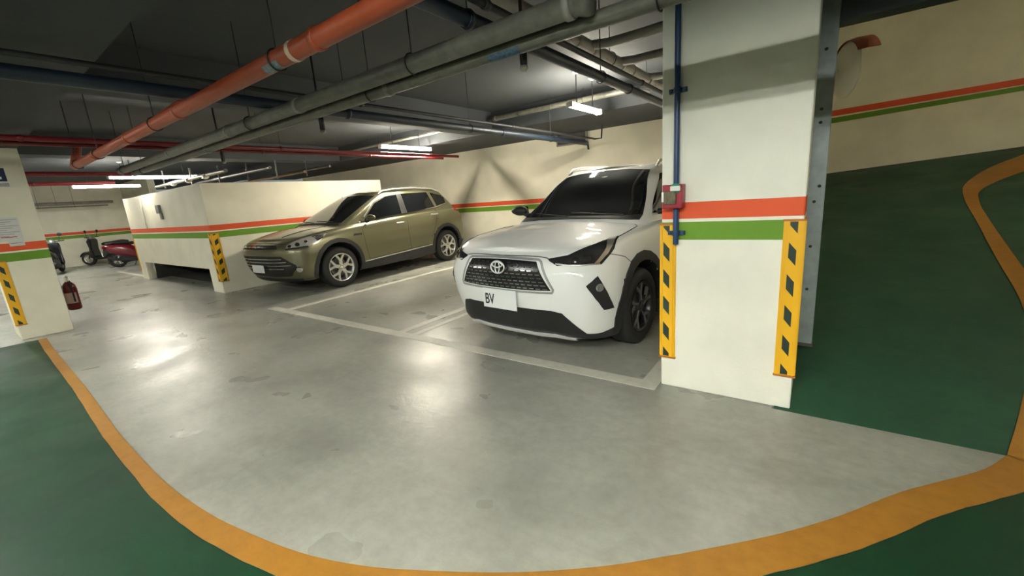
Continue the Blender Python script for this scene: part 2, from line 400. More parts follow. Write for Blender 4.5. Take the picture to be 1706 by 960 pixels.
def cpts(P, n):
    """polyline control points -> n pieces per segment (straight)"""
    o = []
    for i in range(len(P)-1):
        for j in range(n): o.append(tuple(P[i][k]+(P[i+1][k]-P[i][k])*j/n for k in range(len(P[0]))))
    o.append(tuple(P[-1])); return o
class Car:
    def __init__(s, root, bvh): s.root = root; s.bvh = bvh
    def snap(s, p, mode, sg):
        if mode == 'near':
            loc, nor, _, _ = s.bvh.find_nearest(Vector((p[0]*sg, p[1], p[2])))
        else:
            o, d = {'front': lambda: (Vector((p[0]*sg, -2, p[1])), Vector((0, 1, 0))),
                    'rear': lambda: (Vector((p[0]*sg, 8, p[1])), Vector((0, -1, 0))),
                    'side': lambda: (Vector((2.5*sg, p[0], p[1])), Vector((-sg, 0, 0))),
                    'top': lambda: (Vector((p[0]*sg, p[1], 4)), Vector((0, 0, -1)))}[mode]()
            loc, nor, _, _ = s.bvh.ray_cast(o, d)
            if loc is None:
                loc, nor, _, _ = s.bvh.find_nearest(o + d*({'front': 2, 'rear': 4, 'side': 1.6, 'top': 3}[mode]))
        c = Vector((0, loc.y, .8))
        if nor.dot(loc-c) < 0 and mode == 'near': nor = -nor
        if mode == 'front' and nor.y > 0 or mode == 'rear' and nor.y < 0 or mode == 'side' and nor.x*sg < 0 or mode == 'top' and nor.z < 0: nor = -nor
        return loc, nor
    def mesh(s, A, Bc, mode='side', sg=1, n=6, m=4, off=.004, skirt=.012, mb=None, mi=0, smooth=True):
        A = cpts(A, n); Bc = cpts(Bc, n); N = len(A); V_ = []; S_ = []
        for j in range(m+1):
            for i in range(N):
                p = tuple(A[i][k]+(Bc[i][k]-A[i][k])*j/m for k in range(len(A[i])))
                l, nn = s.snap(p, mode, sg); V_.append(l+nn*off); S_.append(l+nn*(off-skirt))
        mb = mb or MB()
        mb.add(V_, [(j*N+i, j*N+i+1, (j+1)*N+i+1, (j+1)*N+i) for j in range(m) for i in range(N-1)], mi, smooth)
        ring = [i for i in range(N)] + [j*N+N-1 for j in range(1, m+1)] + [m*N+i for i in range(N-2, -1, -1)] + [j*N for j in range(m-1, 0, -1)]
        k = len(ring)
        mb.add([V_[i] for i in ring]+[S_[i] for i in ring], [(a, (a+1) % k, (a+1) % k+k, a+k) for a in range(k)], mi)
        return mb
    def patch(s, name, m_, A, Bc, parent=None, **kw):
        return s.mesh(A, Bc, **kw).build(name, m_, parent or s.root)
    def ribbon(s, P, wd, mode='side', sg=1, off=.0015, n=4, mb=None, skirt=.004, mi=0):
        if len(P[0]) == 2:
            P = cpts(P, n); A = []; Bc = []
            for i, p in enumerate(P):
                a = P[max(0, i-1)]; b = P[min(len(P)-1, i+1)]; dx, dy = b[0]-a[0], b[1]-a[1]; l = math.hypot(dx, dy) or 1
                A.append((p[0]-dy/l*wd/2, p[1]+dx/l*wd/2)); Bc.append((p[0]+dy/l*wd/2, p[1]-dx/l*wd/2))
            return s.mesh(A, Bc, mode, sg, 1, 1, off, skirt, mb, mi)
        raise ValueError
def arc(cy, cz, r, a0, a1, n): return [(cy+r*math.cos(math.radians(a0+(a1-a0)*i/n)), cz+r*math.sin(math.radians(a0+(a1-a0)*i/n))) for i in range(n+1)]
def wheel(root, x, y, R, Rr, sg, style, steer=0.0):
    """outer face at x (signed side sg)"""
    M = Matrix.Translation((x*sg, y, R)) @ Matrix.Rotation(steer, 4, 'Z')
    if sg < 0: M = M @ Matrix.Rotation(PI, 4, 'Z')
    def fin(mb, name, mats, par):
        mb.v = [tuple(M @ Vector(v)) for v in mb.v] ; return mb.build(name, mats, par)
    W = .215; b = MB()
    b.lathe([(Rr, 0-.012), (Rr+.015, 0), (R-.045, .002), (R-.018, -.012), (R-.002, -.035), (R, -.06), (R, -W+.06), (R-.002, -W+.035), (R-.02, -W), (Rr, -W+.01)], (0, 0, 0), 'x', 56)
    for k in range(56):   # shoulder tread blocks
        a = 2*PI*k/56; c, s_ = math.cos(a), math.sin(a); a2 = a+.03; c2, s2 = math.cos(a2), math.sin(a2)
        b.add([(-.02, c*(R-.012), s_*(R-.012)), (-.02, c2*(R-.012), s2*(R-.012)), (-.09, c2*(R+.002), s2*(R+.002)), (-.09, c*(R+.002), s_*(R+.002))], [(0, 1, 2, 3)])
    ty = fin(b, 'tyre', RUB, root)
    b = MB(); b.lathe([(Rr+.002, 0), (Rr-.012, -.004), (Rr-.022, -.02), (Rr-.03, -.10), (Rr-.03, -W+.02)], (0, 0, 0), 'x', 48)
    b.lathe([(Rr-.03, -.12), (.0, -.12)], (0, 0, 0), 'x', 32, 1)
    b.lathe([(.16, -.105), (.05, -.105), (.05, -.12)], (0, 0, 0), 'x', 32, 2)
    rimc = {'twin': SILVER, 'machined': mat('dark_rim', (.03, .03, .032), .35, .5)}[style]
    rim = fin(b, 'rim', [rimc, BLACK, mat('brake_disc', (.25, .25, .25), .4, .8)], root)
    def spoke(poly, x0, x1, mi=0, bb=None):
        bb.prism(poly, x0, x1, 'x', mi)
    def rot(pl, a): return [(p[0]*math.cos(a)-p[1]*math.sin(a), p[0]*math.sin(a)+p[1]*math.cos(a)) for p in pl]
    for k in range(5):
        a = 2*PI*k/5 + (PI/2 if style == 'twin' else .35); bb = MB()
        if style == 'twin':
            r0 = Rr-.008
            for q in (-1, 1):   # Y-shaped spoke
                spoke(rot([(r0*.12, q*.0), (r0*.12, q*.034), (r0*.50, q*.028), (r0*.72, q*.062), (r0*.93, q*.105), (r0*.98, q*.062), (r0*.80, q*.030), (r0*.62, q*.0)], a), -.035, -.012, 0, bb)
            spoke(rot([(r0*.88, -.095), (r0*.93, -.10), (r0*.985, -.06), (r0*.985, .06), (r0*.93, .10), (r0*.88, .095), (r0*.93, .05), (r0*.945, 0), (r0*.93, -.05)], a), -.035, -.014, 0, bb)
            fin(bb, 'spoke', SILVER, root)
        else:
            r0 = Rr-.01
            spoke(rot([(.02, -.03), (r0*.55, -.022), (r0*.98, -.055), (r0*.99, .02), (r0*.6, .03), (.02, .03)], a), -.045, -.022, 0, bb)
            spoke(rot([(.03, -.026), (r0*.55, -.019), (r0*.97, -.05), (r0*.985, -.012), (r0*.6, -.002), (.03, -.008)], a), -.022, -.016, 1, bb)
            spoke(rot([(r0*.5, .012), (r0*.6, .028), (r0*.97, .115), (r0*.985, .075), (r0*.65, .004)], a), -.04, -.018, 1, bb)
            fin(bb, 'spoke', [rimc, mat('machined_rim_face', (.30, .30, .30), .3, .7)], root)
    b = MB(); b.lathe([(.0, .0), (.022, -.002), (.032, -.01), (.034, -.04)], (0, 0, 0), 'x', 20)
    for k in range(5):
        a = 2*PI*(k+.5)/5; b.tube([(-.03, .05*math.cos(a), .05*math.sin(a)), (-.012, .05*math.cos(a), .05*math.sin(a))], .009, 6)
    b.lathe([(.06, -.04), (.06, -.02), (.05, -.014), (.03, -.012)], (0, 0, 0), 'x', 20)
    fin(b, 'wheel_hub', CHROME if style == 'twin' else rimc, root)
def wheel_well(root, y, R, Ra, x0, x1):
    for sg in (1, -1):
        b = MB(); b.lathe([(0.0, sg*x0), (Ra, sg*x0), (Ra, sg*x1)], (0, y, R), 'x', 24, a0=-.25, a1=PI+.25)
        b.build('wheel_well', BLACK, root)
light_fixture((4.2, 6.0, 3.7), 0, 1.25, 'fluorescent fitting high above the ramp, right of the picture', .48, tm=TUBER)

# ================================================================== WHITE CAR
wc = empty('car', (-2.12, 2.686, 0), -0.088)
tag(wc, 'white compact SUV facing the viewer, parked beside the cream pillar', 'car', 'cars parked in the bays')
WB = [  # z, nose y, tail y, half width, front corner, rear corner
    (.185, .24, 4.12, .68, .8, .6),
    (.195, .13, 4.20, (.83, .86, .80), .8, .6),
    (.40, .045, 4.27, (.875, .88, .86), .88, .55),
    (.56, .015, 4.30, (.89, .885, .87), .85, .5),
    (.70, .00, 4.30, (.885, .88, .87), .88, .5),
    ([(0, .785), (.5, .82), (1.2, .87), (2.2, .86), (4.3, .90)], .01, 4.29, (.865, .87, .865), 1.0, .5),
    ([(0, .85), (.35, .90), (.7, .945), (1.1, .975), (2.2, .98), (4.3, 1.02)], .05, 4.24, (.845, .85, .84), 1.0, .55),
    ([(0, .88), (.35, .945), (.7, .99), (1.1, 1.02), (2.2, 1.03), (4.3, 1.07)], .11, 4.18, (.80, .81, .78), .95, .6),
]
WCR = [(0, .035), (.6, .06), (1.0, .055), (1.2, .0), (4.3, 0)]
WG = [
    ([(0, .98), (2, .98), (4.3, 1.02)], .98, 4.14, (.79, .805, .74), .45, .5),
    ([(0, 1.06), (1.2, 1.06), (2, 1.07), (4.3, 1.09)], 1.09, 4.10, (.765, .79, .72), .45, .5),
    (1.24, 1.40, 4.00, (.71, .735, .67), .42, .5),
    (1.42, 1.63, 3.88, (.64, .67, .61), .40, .5),
    (1.53, 1.83, 3.80, (.585, .615, .56), .40, .5),
    (1.575, 1.95, 3.72, (.54, .57, .51), .40, .5),
]
WGC = [(0, .01), (2.1, .02), (2.6, .05), (3.3, .045), (3.9, .01)]
wgB = shell_grid(WB, WCR); wgG = shell_grid(WG, WGC)
wbv = bvh_of([wgB, wgG])
WF, WR_, WRAD = .86, 3.46, .335
CW = Car(wc, wbv)
shell_mb([wgB, wgG], [(WF, .35, .435), (WR_, .35, .435)]).build('body', WPAINT, wc)
def gl_text(body, size, m, parent, M, name='lettering', depth=.001):
    cu = bpy.data.curves.new('t', 'FONT'); cu.body = body; cu.size = size; cu.extrude = depth; cu.offset = size*.012
    cu.align_x = 'CENTER'; cu.align_y = 'CENTER'
    to = bpy.data.objects.new('t', cu); COL.objects.link(to)
    dg = bpy.context.evaluated_depsgraph_get(); dg.update()
    me = bpy.data.meshes.new_from_object(to.evaluated_get(dg)); bpy.data.objects.remove(to)
    me.transform(M); me.materials.clear(); me.materials.append(m)
    o = bpy.data.objects.new(name, me); link(o, parent); return o
def ell_ring(mb, c, a, b_, r, ax, ay, n=32, mi=0, part=(0, 2*PI)):
    pts = [Vector(c)+Vector(ax)*a*math.cos(part[0]+(part[1]-part[0])*k/n)+Vector(ay)*b_*math.sin(part[0]+(part[1]-part[0])*k/n) for k in range(n+1)]
    mb.tube(pts, r, 8, mi, False)
def wheels(car, ys, xo, R, Rr, style, Ra, x0=.55):
    for y in ys:
        wheel_well(car, y, R, Ra, x0, xo-.03)
        for sg in (1, -1):
            t0 = len(bpy.data.objects)
            wo = bpy.data.objects.new('wheel', None); link(wo, car)
            wheel(wo, xo, y, R, Rr, sg, style)
def flatten_wheels(): pass
SEAM = mat('panel_gap', (.02, .02, .02), .6)
LENS = mat('headlight_lens_dark', (.022, .022, .024), .12, spec=.45)
def arch_trim(C, yw, zw, r0, r1, sg, a0, a1):
    b = MB()
    C.mesh(arc(yw, zw, r1, a0, a1, 14), arc(yw, zw, r0, a0, a1, 14), 'side', sg, 2, 2, .010, .07, b)
    return b.build('wheel_arch_trim', CLAD, C.root)
def mirror(root, x, y, z, sg, m, name='wing_mirror'):
    b = MB(); M = Matrix.Translation((x*sg, y, z)) @ Matrix.Scale(sg, 4, (1, 0, 0))
    P = []
    for i in range(9):
        t = i/8; rr = math.sin(PI*(t*.86+.10))**.6
        for k in range(16):
            a = 2*PI*k/16; cx, cz = math.cos(a), math.sin(a)
            P.append(M @ Vector((-.11+.23*t, (.055 if cx > 0 else .05)*cx*rr*(.8 if cx > 0 else 1.1), .062*cz*rr*(1-.12*t))))
    b.add(P, [(i*16+k, i*16+(k+1) % 16, (i+1)*16+(k+1) % 16, (i+1)*16+k) for i in range(8) for k in range(16)] + [tuple(range(16)), tuple(range(128, 144))], 0, True)
    o = b.build(name, m, root)
    b = MB(); b.tube([M @ Vector((-.17, .01, -.06)), M @ Vector((-.10, .01, -.055)), M @ Vector((-.05, .0, -.03))], [.028, .025, .022], 8); b.build('mirror_stalk', BLACK, o)
    b = MB(); b.prism([(-.10, -.045), (.09, -.04), (.10, .035), (-.09, .048)], .048, .054, 'y', 0, M); b.build('mirror_glass', GLASS, o)
    return o
# ---- white car fittings
R_ = CW
b = MB()
R_.mesh([(-.70, 1.095), (-.4, 1.10), (0, 1.105), (.4, 1.10), (.70, 1.095)], [(-.515, 1.515), (-.3, 1.54), (0, 1.55), (.3, 1.54), (.515, 1.515)], 'front', 1, 5, 10, .005, .012, b)
b.build('windscreen', GLASS, wc)
b = MB()
R_.mesh([(-.70, 1.055), (-.4, 1.075), (0, 1.08), (.4, 1.075), (.70, 1.055)], [(-.70, 1.095), (-.4, 1.10), (0, 1.105), (.4, 1.10), (.70, 1.095)], 'front', 1, 5, 2, .006, .02, b)
b.build('windscreen_cowl', BLACK, wc)
for x0, x1, z1 in ((.56, -.02, 1.075), (-.02, -.50, 1.08)):
    b = MB(); l0, _ = R_.snap((x0, 1.09), 'front', 1); l1, _ = R_.snap((x1, 1.125), 'front', 1)
    o3 = Vector((0, -.03, .015)); b.tube([l0+o3, (l0+l1)/2+o3*1.1, l1+o3], .008, 6); b.build('wiper', BLACK, wc)
g_ = MB()
GA = [(-.36, .838), (-.2, .845), (0, .848), (.2, .845), (.36, .838)]; GB_ = [(-.49, .618), (-.25, .61), (0, .608), (.25, .61), (.49, .618)]
R_.mesh(GA, GB_, 'front', 1, 4, 5, .004, .02, g_)
gr = g_.build('grille', mat('grille_black', (.006, .006, .007), .25), wc)
b = MB(); rows = 8
for j in range(rows):
    z = .63+j*.0275; hw = .475-(z-.63)*.55; off = .03 if j % 2 else 0
    x = -hw+off
    while x < hw-.03:
        if not (abs(x+.02) < .085 and z > .72):
            l0, nn = R_.snap((x+.022, z), 'front', 1); R_.mesh([(x, z+.003), (x+.045, z+.003)], [(x+.003, z-.004), (x+.042, z-.004)], 'front', 1, 1, 1, .012, .008, b, smooth=False)
        x += .06
b.build('grille_mesh', mat('grille_bar', (.40, .40, .40), .14, 1.0), gr)
b = MB()
ol = GA + [(.43, .73)] + GB_[::-1] + [(-.43, .73)] + GA[:1]
R_.ribbon([(-.375, .852), (0, .863), (.375, .852), (.40, .84), (.51, .625), (.50, .60), (.25, .594), (0, .592), (-.25, .594), (-.50, .60), (-.51, .625), (-.40, .84), (-.375, .852)], .016, 'front', 1, .006, 4, b, .012)
b.build('grille_surround', mat('grille_frame_grey', (.33, .34, .34), .35, .3), gr)
b = MB(); c = Vector((-.0, -.016, .788)); ax, ay = (1, 0, 0), (0, .1, 1)
ell_ring(b, c, .074, .050, .0065, ax, ay); ell_ring(b, c+Vector((0, -.003, .0)), .024, .047, .0055, ax, ay); ell_ring(b, c+Vector((0, -.003, .022)), .054, .022, .0055, ax, ay)
b.build('emblem', mat('emblem_silver', (.8, .8, .8), .3, .5), wc)
for sg in (1, -1):
    A = [(.452, .07, .868), (.60, .13, .905), (.72, .33, .945), (.80, .60, .978)]; Bq = [(.475, .07, .845), (.53, .09, .805), (.70, .17, .80), (.80, .28, .80)]
    h = R_.patch('headlight', LENS, A, Bq, mode='near', sg=sg, n=6, m=6, off=.006, skirt=.02)
    b = MB(); R_.mesh([(.52, .09, .822), (.62, .12, .812), (.70, .17, .808), (.79, .27, .808)], [(.52, .09, .812), (.62, .12, .800), (.70, .17, .798), (.79, .27, .796)], 'near', sg, 4, 1, .011, .01, b)
    b.build('chrome_trim', SILVER, h); b = MB()
    R_.mesh([(.785, .27, .812), (.80, .42, .90), (.79, .56, .965)], [(.765, .235, .812), (.775, .38, .895), (.75, .50, .945)], 'near', sg, 5, 1, .010, .008, b)
    b.build('chrome_trim', SILVER, h)
    for (x, y, z, r) in ((.66, .15, .845, .024), (.72, .21, .85, .028)):
        b = MB(); l, nn = R_.snap((x, y, z), 'near', sg); q = nn.to_track_quat('X', 'Z').to_matrix().to_4x4(); q.translation = l
        mb = MB(); mb.lathe([(0, .012), (r*.6, .0115), (r, .008), (r*1.1, .002)], (0, 0, 0), 'x', 20); b.add([q @ Vector(v) for v in mb.v], mb.f, 0, True)
        b.build('projector_lens', mat('projector_glass', (.05, .045, .04), .08, .6), h)
    # fog light pocket
    fo = R_.patch('fog_light_pocket', BLACK, [(.735, .155, .655), (.80, .28, .455)], [(.80, .22, .722), (.845, .36, .455)], mode='near', sg=sg, n=6, m=4, off=.005, skirt=.015)
    l, nn = R_.snap((.795, .235, .635), 'near', sg); q = nn.to_track_quat('X', 'Z').to_matrix().to_4x4(); q.translation = l
    mb = MB(); mb.lathe([(0, .014), (.02, .013), (.028, .016), (.032, .006)], (0, 0, 0), 'x', 20); b = MB(); b.add([q @ Vector(v) for v in mb.v], mb.f, 0, True)
    b.build('fog_lamp', mat('fog_lens', (.35, .36, .36), .15, .7), fo)
    arch_trim(R_, WF, .35, .395, .475, sg, -22, 196); arch_trim(R_, WR_, .35, .395, .475, sg, -16, 202)
    R_.patch('side_sill', CLAD, [(1.28, .33), (3.04, .33)], [(1.24, .20), (3.08, .20)], mode='side', sg=sg, n=8, m=3, off=.010, skirt=.03)
    R_.patch('front_side_window', GLASS, [(1.36, 1.10), (1.8, 1.11), (2.30, 1.115)], [(1.46, 1.18), (1.88, 1.47), (2.26, 1.50)], mode='side', sg=sg, n=6, m=5)
    R_.patch('rear_side_window', GLASS, [(2.40, 1.115), (3.22, 1.14)], [(2.38, 1.50), (3.12, 1.48)], mode='side', sg=sg, n=6, m=5)
    R_.patch('quarter_window', GLASS, [(3.30, 1.15), (3.66, 1.19)], [(3.22, 1.46), (3.50, 1.40)], mode='side', sg=sg, n=4, m=4)
    b = MB()
    for P in ([(1.30, .34), (1.34, .70), (1.36, .98)], [(2.34, .30), (2.36, 1.0)], [(3.2, .62), (3.28, 1.0)]): b = MB(); R_.ribbon(P, .006, 'side', sg, .001, 6, b); b.build('door_gap', SEAM, wc)
    for y in (2.18, 3.08):
        b = MB(); l, _ = R_.snap((y, .93), 'side', sg); b.tube([l+Vector((-.01*sg, -.09, 0)), l+Vector((.03*sg, -.07, 0)), l+Vector((.034*sg, .05, 0)), l+Vector((-.01*sg, .08, 0))], .012, 8); b.build('door_handle', WPAINT, wc)
    mirror(wc, .94, 1.45, 1.17, sg, [BLACK])
    b = MB(); pts = [R_.snap((.545, y), 'top', sg)[0]+Vector((0, 0, dz)) for y, dz in ((1.98, .005), (2.06, .045), (2.3, .055), (2.9, .055), (3.45, .05), (3.62, .004))]
    b.tube(pts, .017, 8); b.build('roof_rail', WHITEP, wc)
    b = MB(); R_.ribbon([(.755, 1.0), (.775, 1.06)], .004, 'top', sg, .001, 2, b)
    # bonnet gap
    b = MB(); pts = [R_.snap(p, 'near', sg)[0] for p in cpts([(.0, .06, .885), (.2, .07, .884), (.38, .085, .876), (.452, .085, .868)], 5)]
    b.tube([p+Vector((0, 0, 0)) for p in pts], .0045, 6)
    pts = [R_.snap(p, 'near', sg)[0] for p in cpts([(.80, .60, .982), (.79, .8, 1.0), (.775, .98, 1.022), (.72, 1.06, 1.05)], 5)]
    b.tube(pts, .0045, 6)
    pts = [R_.snap(p, 'near', sg)[0] for p in cpts([(.815, .36, .87), (.86, .55, .82), (.88, .66, .745)], 5)]
    b.tube(pts, .003, 6); b.build('panel_seam', SEAM, wc)
    # lower side cladding round the bumper corner
    R_.patch('bumper_corner_trim', CLAD, [(.54, .09, .265), (.69, .21, .245), (.78, .33, .26), (.86, .47, .30)], [(.54, .12, .185), (.69, .22, .185), (.78, .33, .185), (.85, .48, .185)], mode='near', sg=sg, n=5, m=3, off=.006, skirt=.02)
    b = MB(); R_.mesh([(.72, 1.03), (.86, .99)], [(.70, .86), (.87, .84)], 'rear', sg, 4, 3, .006, .02, b); b.build('tail_light', mat('tail_light_red', (.25, .008, .01), .15), wc)
R_.patch('lower_intake', BLACK, [(-.70, .24), (-.55, .43), (-.46, .448), (.46, .448), (.55, .43), (.70, .24)], [(-.68, .19), (-.5, .188), (-.4, .188), (.4, .188), (.5, .188), (.68, .19)], mode='front', n=5, m=5, off=.005, skirt=.02)
R_.patch('bumper_lip', mat('emblem_silver', (.8, .8, .8), .3, .5), [(-.60, .198), (-.44, .232), (-.30, .222), (.30, .222), (.44, .232), (.60, .198)], [(-.60, .188), (-.44, .208), (-.30, .200), (.30, .200), (.44, .208), (.60, .188)], mode='front', n=4, m=1, off=.018, skirt=.03)
R_.patch('rear_window', GLASS, [(-.62, 1.14), (0, 1.14), (.62, 1.14)], [(-.48, 1.48), (0, 1.5), (.48, 1.48)], mode='rear', n=5, m=5)
b = MB(); b.box(-.205, .175, -.012, -.004, .425, .595); pl = b.build('licence_plate', mat('plate_white', (.75, .77, .78), .4), wc, bevel=.003)
gl_text('BV', .13, BLACK, pl, Matrix.Translation((-.125, -.0135, .50)) @ Matrix.Rotation(PI/2, 4, 'X') @ Matrix.Scale(.72, 4, (1, 0, 0)))
wheels(wc, (WF, WR_), .875, WRAD, .225, 'machined', .40)

# ================================================================== OLIVE CAR
oc = empty('car', (-7.57, 3.07, 0), 0.041)
tag(oc, 'olive gold SUV parked beside the concrete box, left of the white car', 'car', 'cars parked in the bays')
OB = [
    (.22, .26, 4.30, .74, .9, .6),
    (.235, .16, 4.40, (.84, .87, .84), 1.0, .6),
    (.42, .055, 4.50, (.90, .915, .90), 1.0, .55),
    (.58, .02, 4.53, (.92, .925, .91), 1.0, .5),
    (.72, .0, 4.53, (.92, .93, .92), 1.0, .5),
    ([(0, .80), (.5, .84), (1.3, .90), (2.4, .90), (4.5, .95)], .03, 4.50, (.905, .915, .90), 1.05, .5),
    ([(0, .85), (.4, .90), (.8, .955), (1.3, 1.00), (2.4, 1.06), (4.5, 1.12)], .09, 4.46, (.87, .885, .86), 1.1, .55),
    ([(0, .875), (.4, .94), (.8, 1.00), (1.3, 1.05), (2.4, 1.12), (4.5, 1.18)], .17, 4.42, (.80, .83, .80), 1.1, .6),
]
OCR = [(0, .03), (.6, .07), (1.1, .06), (1.3, 0), (4.5, 0)]
OG = [
    ([(0, 1.0), (2, 1.03), (4.5, 1.12)], .98, 4.42, (.80, .825, .78), .45, .5),
    ([(0, 1.07), (1.2, 1.08), (2.2, 1.14), (4.5, 1.20)], 1.10, 4.40, (.78, .81, .76), .45, .5),
    ([(0,1.26),(2,1.27),(4.5,1.30)], 1.47, 4.33, (.735, .755, .72), .42, .5),
    (1.45, 1.82, 4.20, (.67, .69, .66), .40, .5),
    (1.575, 2.08, 4.10, (.615, .635, .60), .40, .5),
    (1.625, 2.22, 4.0, (.565, .585, .55), .40, .5),
]
OGC = [(0, .01), (2.3, .02), (2.8, .06), (3.5, .05), (4.2, .01)]
ogB = shell_grid(OB, OCR); ogG = shell_grid(OG, OGC)
obv = bvh_of([ogB, ogG])
OF, OR_, ORAD = .95, 3.73, .355
CO = Car(oc, obv)
shell_mb([ogB, ogG], [(OF, .37, .46), (OR_, .37, .46)]).build('body', OPAINT, oc)
# ---- olive car fittings
R_ = CO
R_.patch('windscreen', GLASS, [(-.67, 1.11), (-.4, 1.115), (0, 1.12), (.4, 1.115), (.67, 1.11)], [(-.585, 1.545), (-.3, 1.575), (0, 1.585), (.3, 1.575), (.585, 1.545)], mode='front', n=5, m=10, off=.005)
R_.patch('windscreen_cowl', BLACK, [(-.67, 1.075), (0, 1.095), (.67, 1.075)], [(-.67, 1.11), (0, 1.12), (.67, 1.11)], mode='front', n=8, m=2, off=.006, skirt=.02)
for x0, x1 in ((.52, 0), (-.03, -.5)):
    b = MB(); l0, _ = R_.snap((x0, 1.115), 'front', 1); l1, _ = R_.snap((x1, 1.14), 'front', 1); o3 = Vector((0, -.03, .015))
    b.tube([l0+o3, (l0+l1)/2+o3*1.1, l1+o3], .008, 6); b.build('wiper', BLACK, oc)
gr = R_.patch('upper_grille', BLACK, [(-.50, .845), (0, .852), (.50, .845)], [(-.56, .79), (0, .785), (.56, .79)], mode='front', n=8, m=3, off=.004)
b = MB(); R_.ribbon([(-.52, .818), (0, .822), (.52, .818)], .02, 'front', 1, .012, 6, b, .012); b.build('chrome_bar', CHROME, gr)
b = MB(); ell_ring(b, (0, .015, .835), .05, .02, .004, (1, 0, 0), (0, 0, 1)); b.tube([(-.035, .012, .835), (.035, .012, .835)], .008, 6); b.build('emblem', CHROME, oc)
gl_ = R_.patch('lower_grille', BLACK, [(-.79, .52), (-.62, .675), (-.3, .68), (.3, .68), (.62, .675), (.79, .52)], [(-.79, .47), (-.64, .33), (-.3, .32), (.3, .32), (.64, .33), (.79, .47)], mode='front', n=4, m=8, off=.004)
for z, x in ((.63, .62), (.575, .68), (.52, .73), (.465, .60)):
    b = MB(); R_.ribbon([(-x, z), (-x/2, z), (x/2, z), (x, z)], .014, 'front', 1, .014, 4, b, .012); b.build('chrome_bar', CHROME, gl_)
b = MB(); b.box(-.19, .19, -.012, -.004, .40, .53); pl = b.build('licence_plate', mat('plate_white', (.75, .77, .78), .4), oc, bevel=.003)
R_.patch('lower_bumper', CLAD, [(-.74, .275), (-.4, .29), (.4, .29), (.74, .275)], [(-.72, .225), (-.4, .225), (.4, .225), (.72, .225)], mode='front', n=6, m=3, off=.006, skirt=.02)
for sg in (1, -1):
    h = R_.patch('headlight', mat('headlight_silver', (.42, .42, .40), .3, .35), [(.695, .18, .845), (.765, .42, .90), (.865, .79, .965)], [(.70, .14, .765), (.875, .42, .785), (.905, .64, .865)], mode='near', sg=sg, n=8, m=6, off=.006, skirt=.02)
    b = MB(); R_.mesh([(.70, .15, .785), (.80, .26, .785), (.875, .42, .80)], [(.70, .15, .76), (.80, .26, .762), (.875, .42, .775)], 'near', sg, 5, 1, .011, .01, b); b.build('dark_strip', BLACK, h)
    for (x, y, z, r) in ((.735, .20, .815, .028), (.79, .30, .82, .034), (.83, .42, .845, .024)):
        b = MB(); l, nn = R_.snap((x, y, z), 'near', sg); q = nn.to_track_quat('X', 'Z').to_matrix().to_4x4(); q.translation = l
        mb = MB(); mb.lathe([(0, .016), (r*.5, .014), (r*.9, .006), (r, .014), (r*1.1, .0)], (0, 0, 0), 'x', 20); b.add([q @ Vector(v) for v in mb.v], mb.f, 0, True); b.build('reflector', CHROME, h)
    b = MB(); R_.mesh([(.80, .55, .90), (.86, .74, .95)], [(.895, .58, .86), (.885, .70, .90)], 'near', sg, 5, 2, .010, .008, b)
    b.build('reflector', CHROME, h)
    l, nn = R_.snap((.79, .26, .435), 'near', sg); q = nn.to_track_quat('X', 'Z').to_matrix().to_4x4(); q.translation = l
    mb = MB(); mb.lathe([(0, .018), (.03, .016), (.042, .018), (.05, .0)], (0, 0, 0), 'x', 20); b = MB(); b.add([q @ Vector(v) for v in mb.v], mb.f, 0, True); b.build('fog_lamp', CHROME, oc)
    arch_trim(R_, OF, .37, .425, .495, sg, -20, 200); arch_trim(R_, OR_, .37, .425, .495, sg, -20, 196)
    R_.patch('side_sill', CLAD, [(1.42, .36), (3.26, .43)], [(1.38, .235), (3.28, .235)], mode='side', sg=sg, n=10, m=3, off=.010, skirt=.03)
    R_.patch('rear_bumper_trim', CLAD, [(4.12, .44), (4.34, .44)], [(4.14, .24), (4.30, .24)], mode='side', sg=sg, n=4, m=3, off=.008, skirt=.03)
    b = MB(); R_.ribbon([(1.45, .375), (3.22, .447)], .014, 'side', sg, .014, 8, b, .012); b.build('sill_chrome_strip', CHROME, oc)
    R_.patch('front_side_window', GLASS, [(1.64, 1.105), (1.95, 1.12), (2.25, 1.145), (2.56, 1.165)], [(1.72, 1.18), (2.0, 1.405), (2.33, 1.525), (2.62, 1.56)], mode='side', sg=sg, n=5, m=6)
    R_.patch('rear_side_window', GLASS, [(2.72, 1.17), (3.58, 1.24)], [(2.74, 1.565), (3.50, 1.57)], mode='side', sg=sg, n=8, m=6)
    R_.patch('quarter_window', GLASS, [(3.66, 1.255), (3.98, 1.31)], [(3.60, 1.555), (4.02, 1.47)], mode='side', sg=sg, n=5, m=5)
    R_.patch('door_pillar_cover', BLACK, [(2.57, 1.165), (2.71, 1.17)], [(2.63, 1.56), (2.73, 1.565)], mode='side', sg=sg, n=2, m=6, off=.003)
    b = MB(); R_.ribbon([(1.52, 1.085), (2.2, 1.125), (3.0, 1.185), (3.62, 1.235), (3.98, 1.295)], .016, 'side', sg, .010, 6, b, .012); b.build('window_chrome_strip', CHROME, oc)
    b = MB(); R_.ribbon([(1.66, 1.17), (1.98, 1.435), (2.33, 1.55), (2.7, 1.59)], .016, 'side', sg, .010, 6, b, .012); b.build('window_top_trim', SILVER, oc)
    b = MB()
    for P in ([(1.56, .40), (1.50, .70), (1.49, 1.08)], [(2.60, .42), (2.58, .8), (2.62, 1.14)], [(3.22, .60), (3.40, .85), (3.56, 1.2)], [(1.56, .40), (3.1, .47)]): b = MB(); R_.ribbon(P, .007, 'side', sg, .001, 6, b); b.build('door_gap', SEAM, oc)
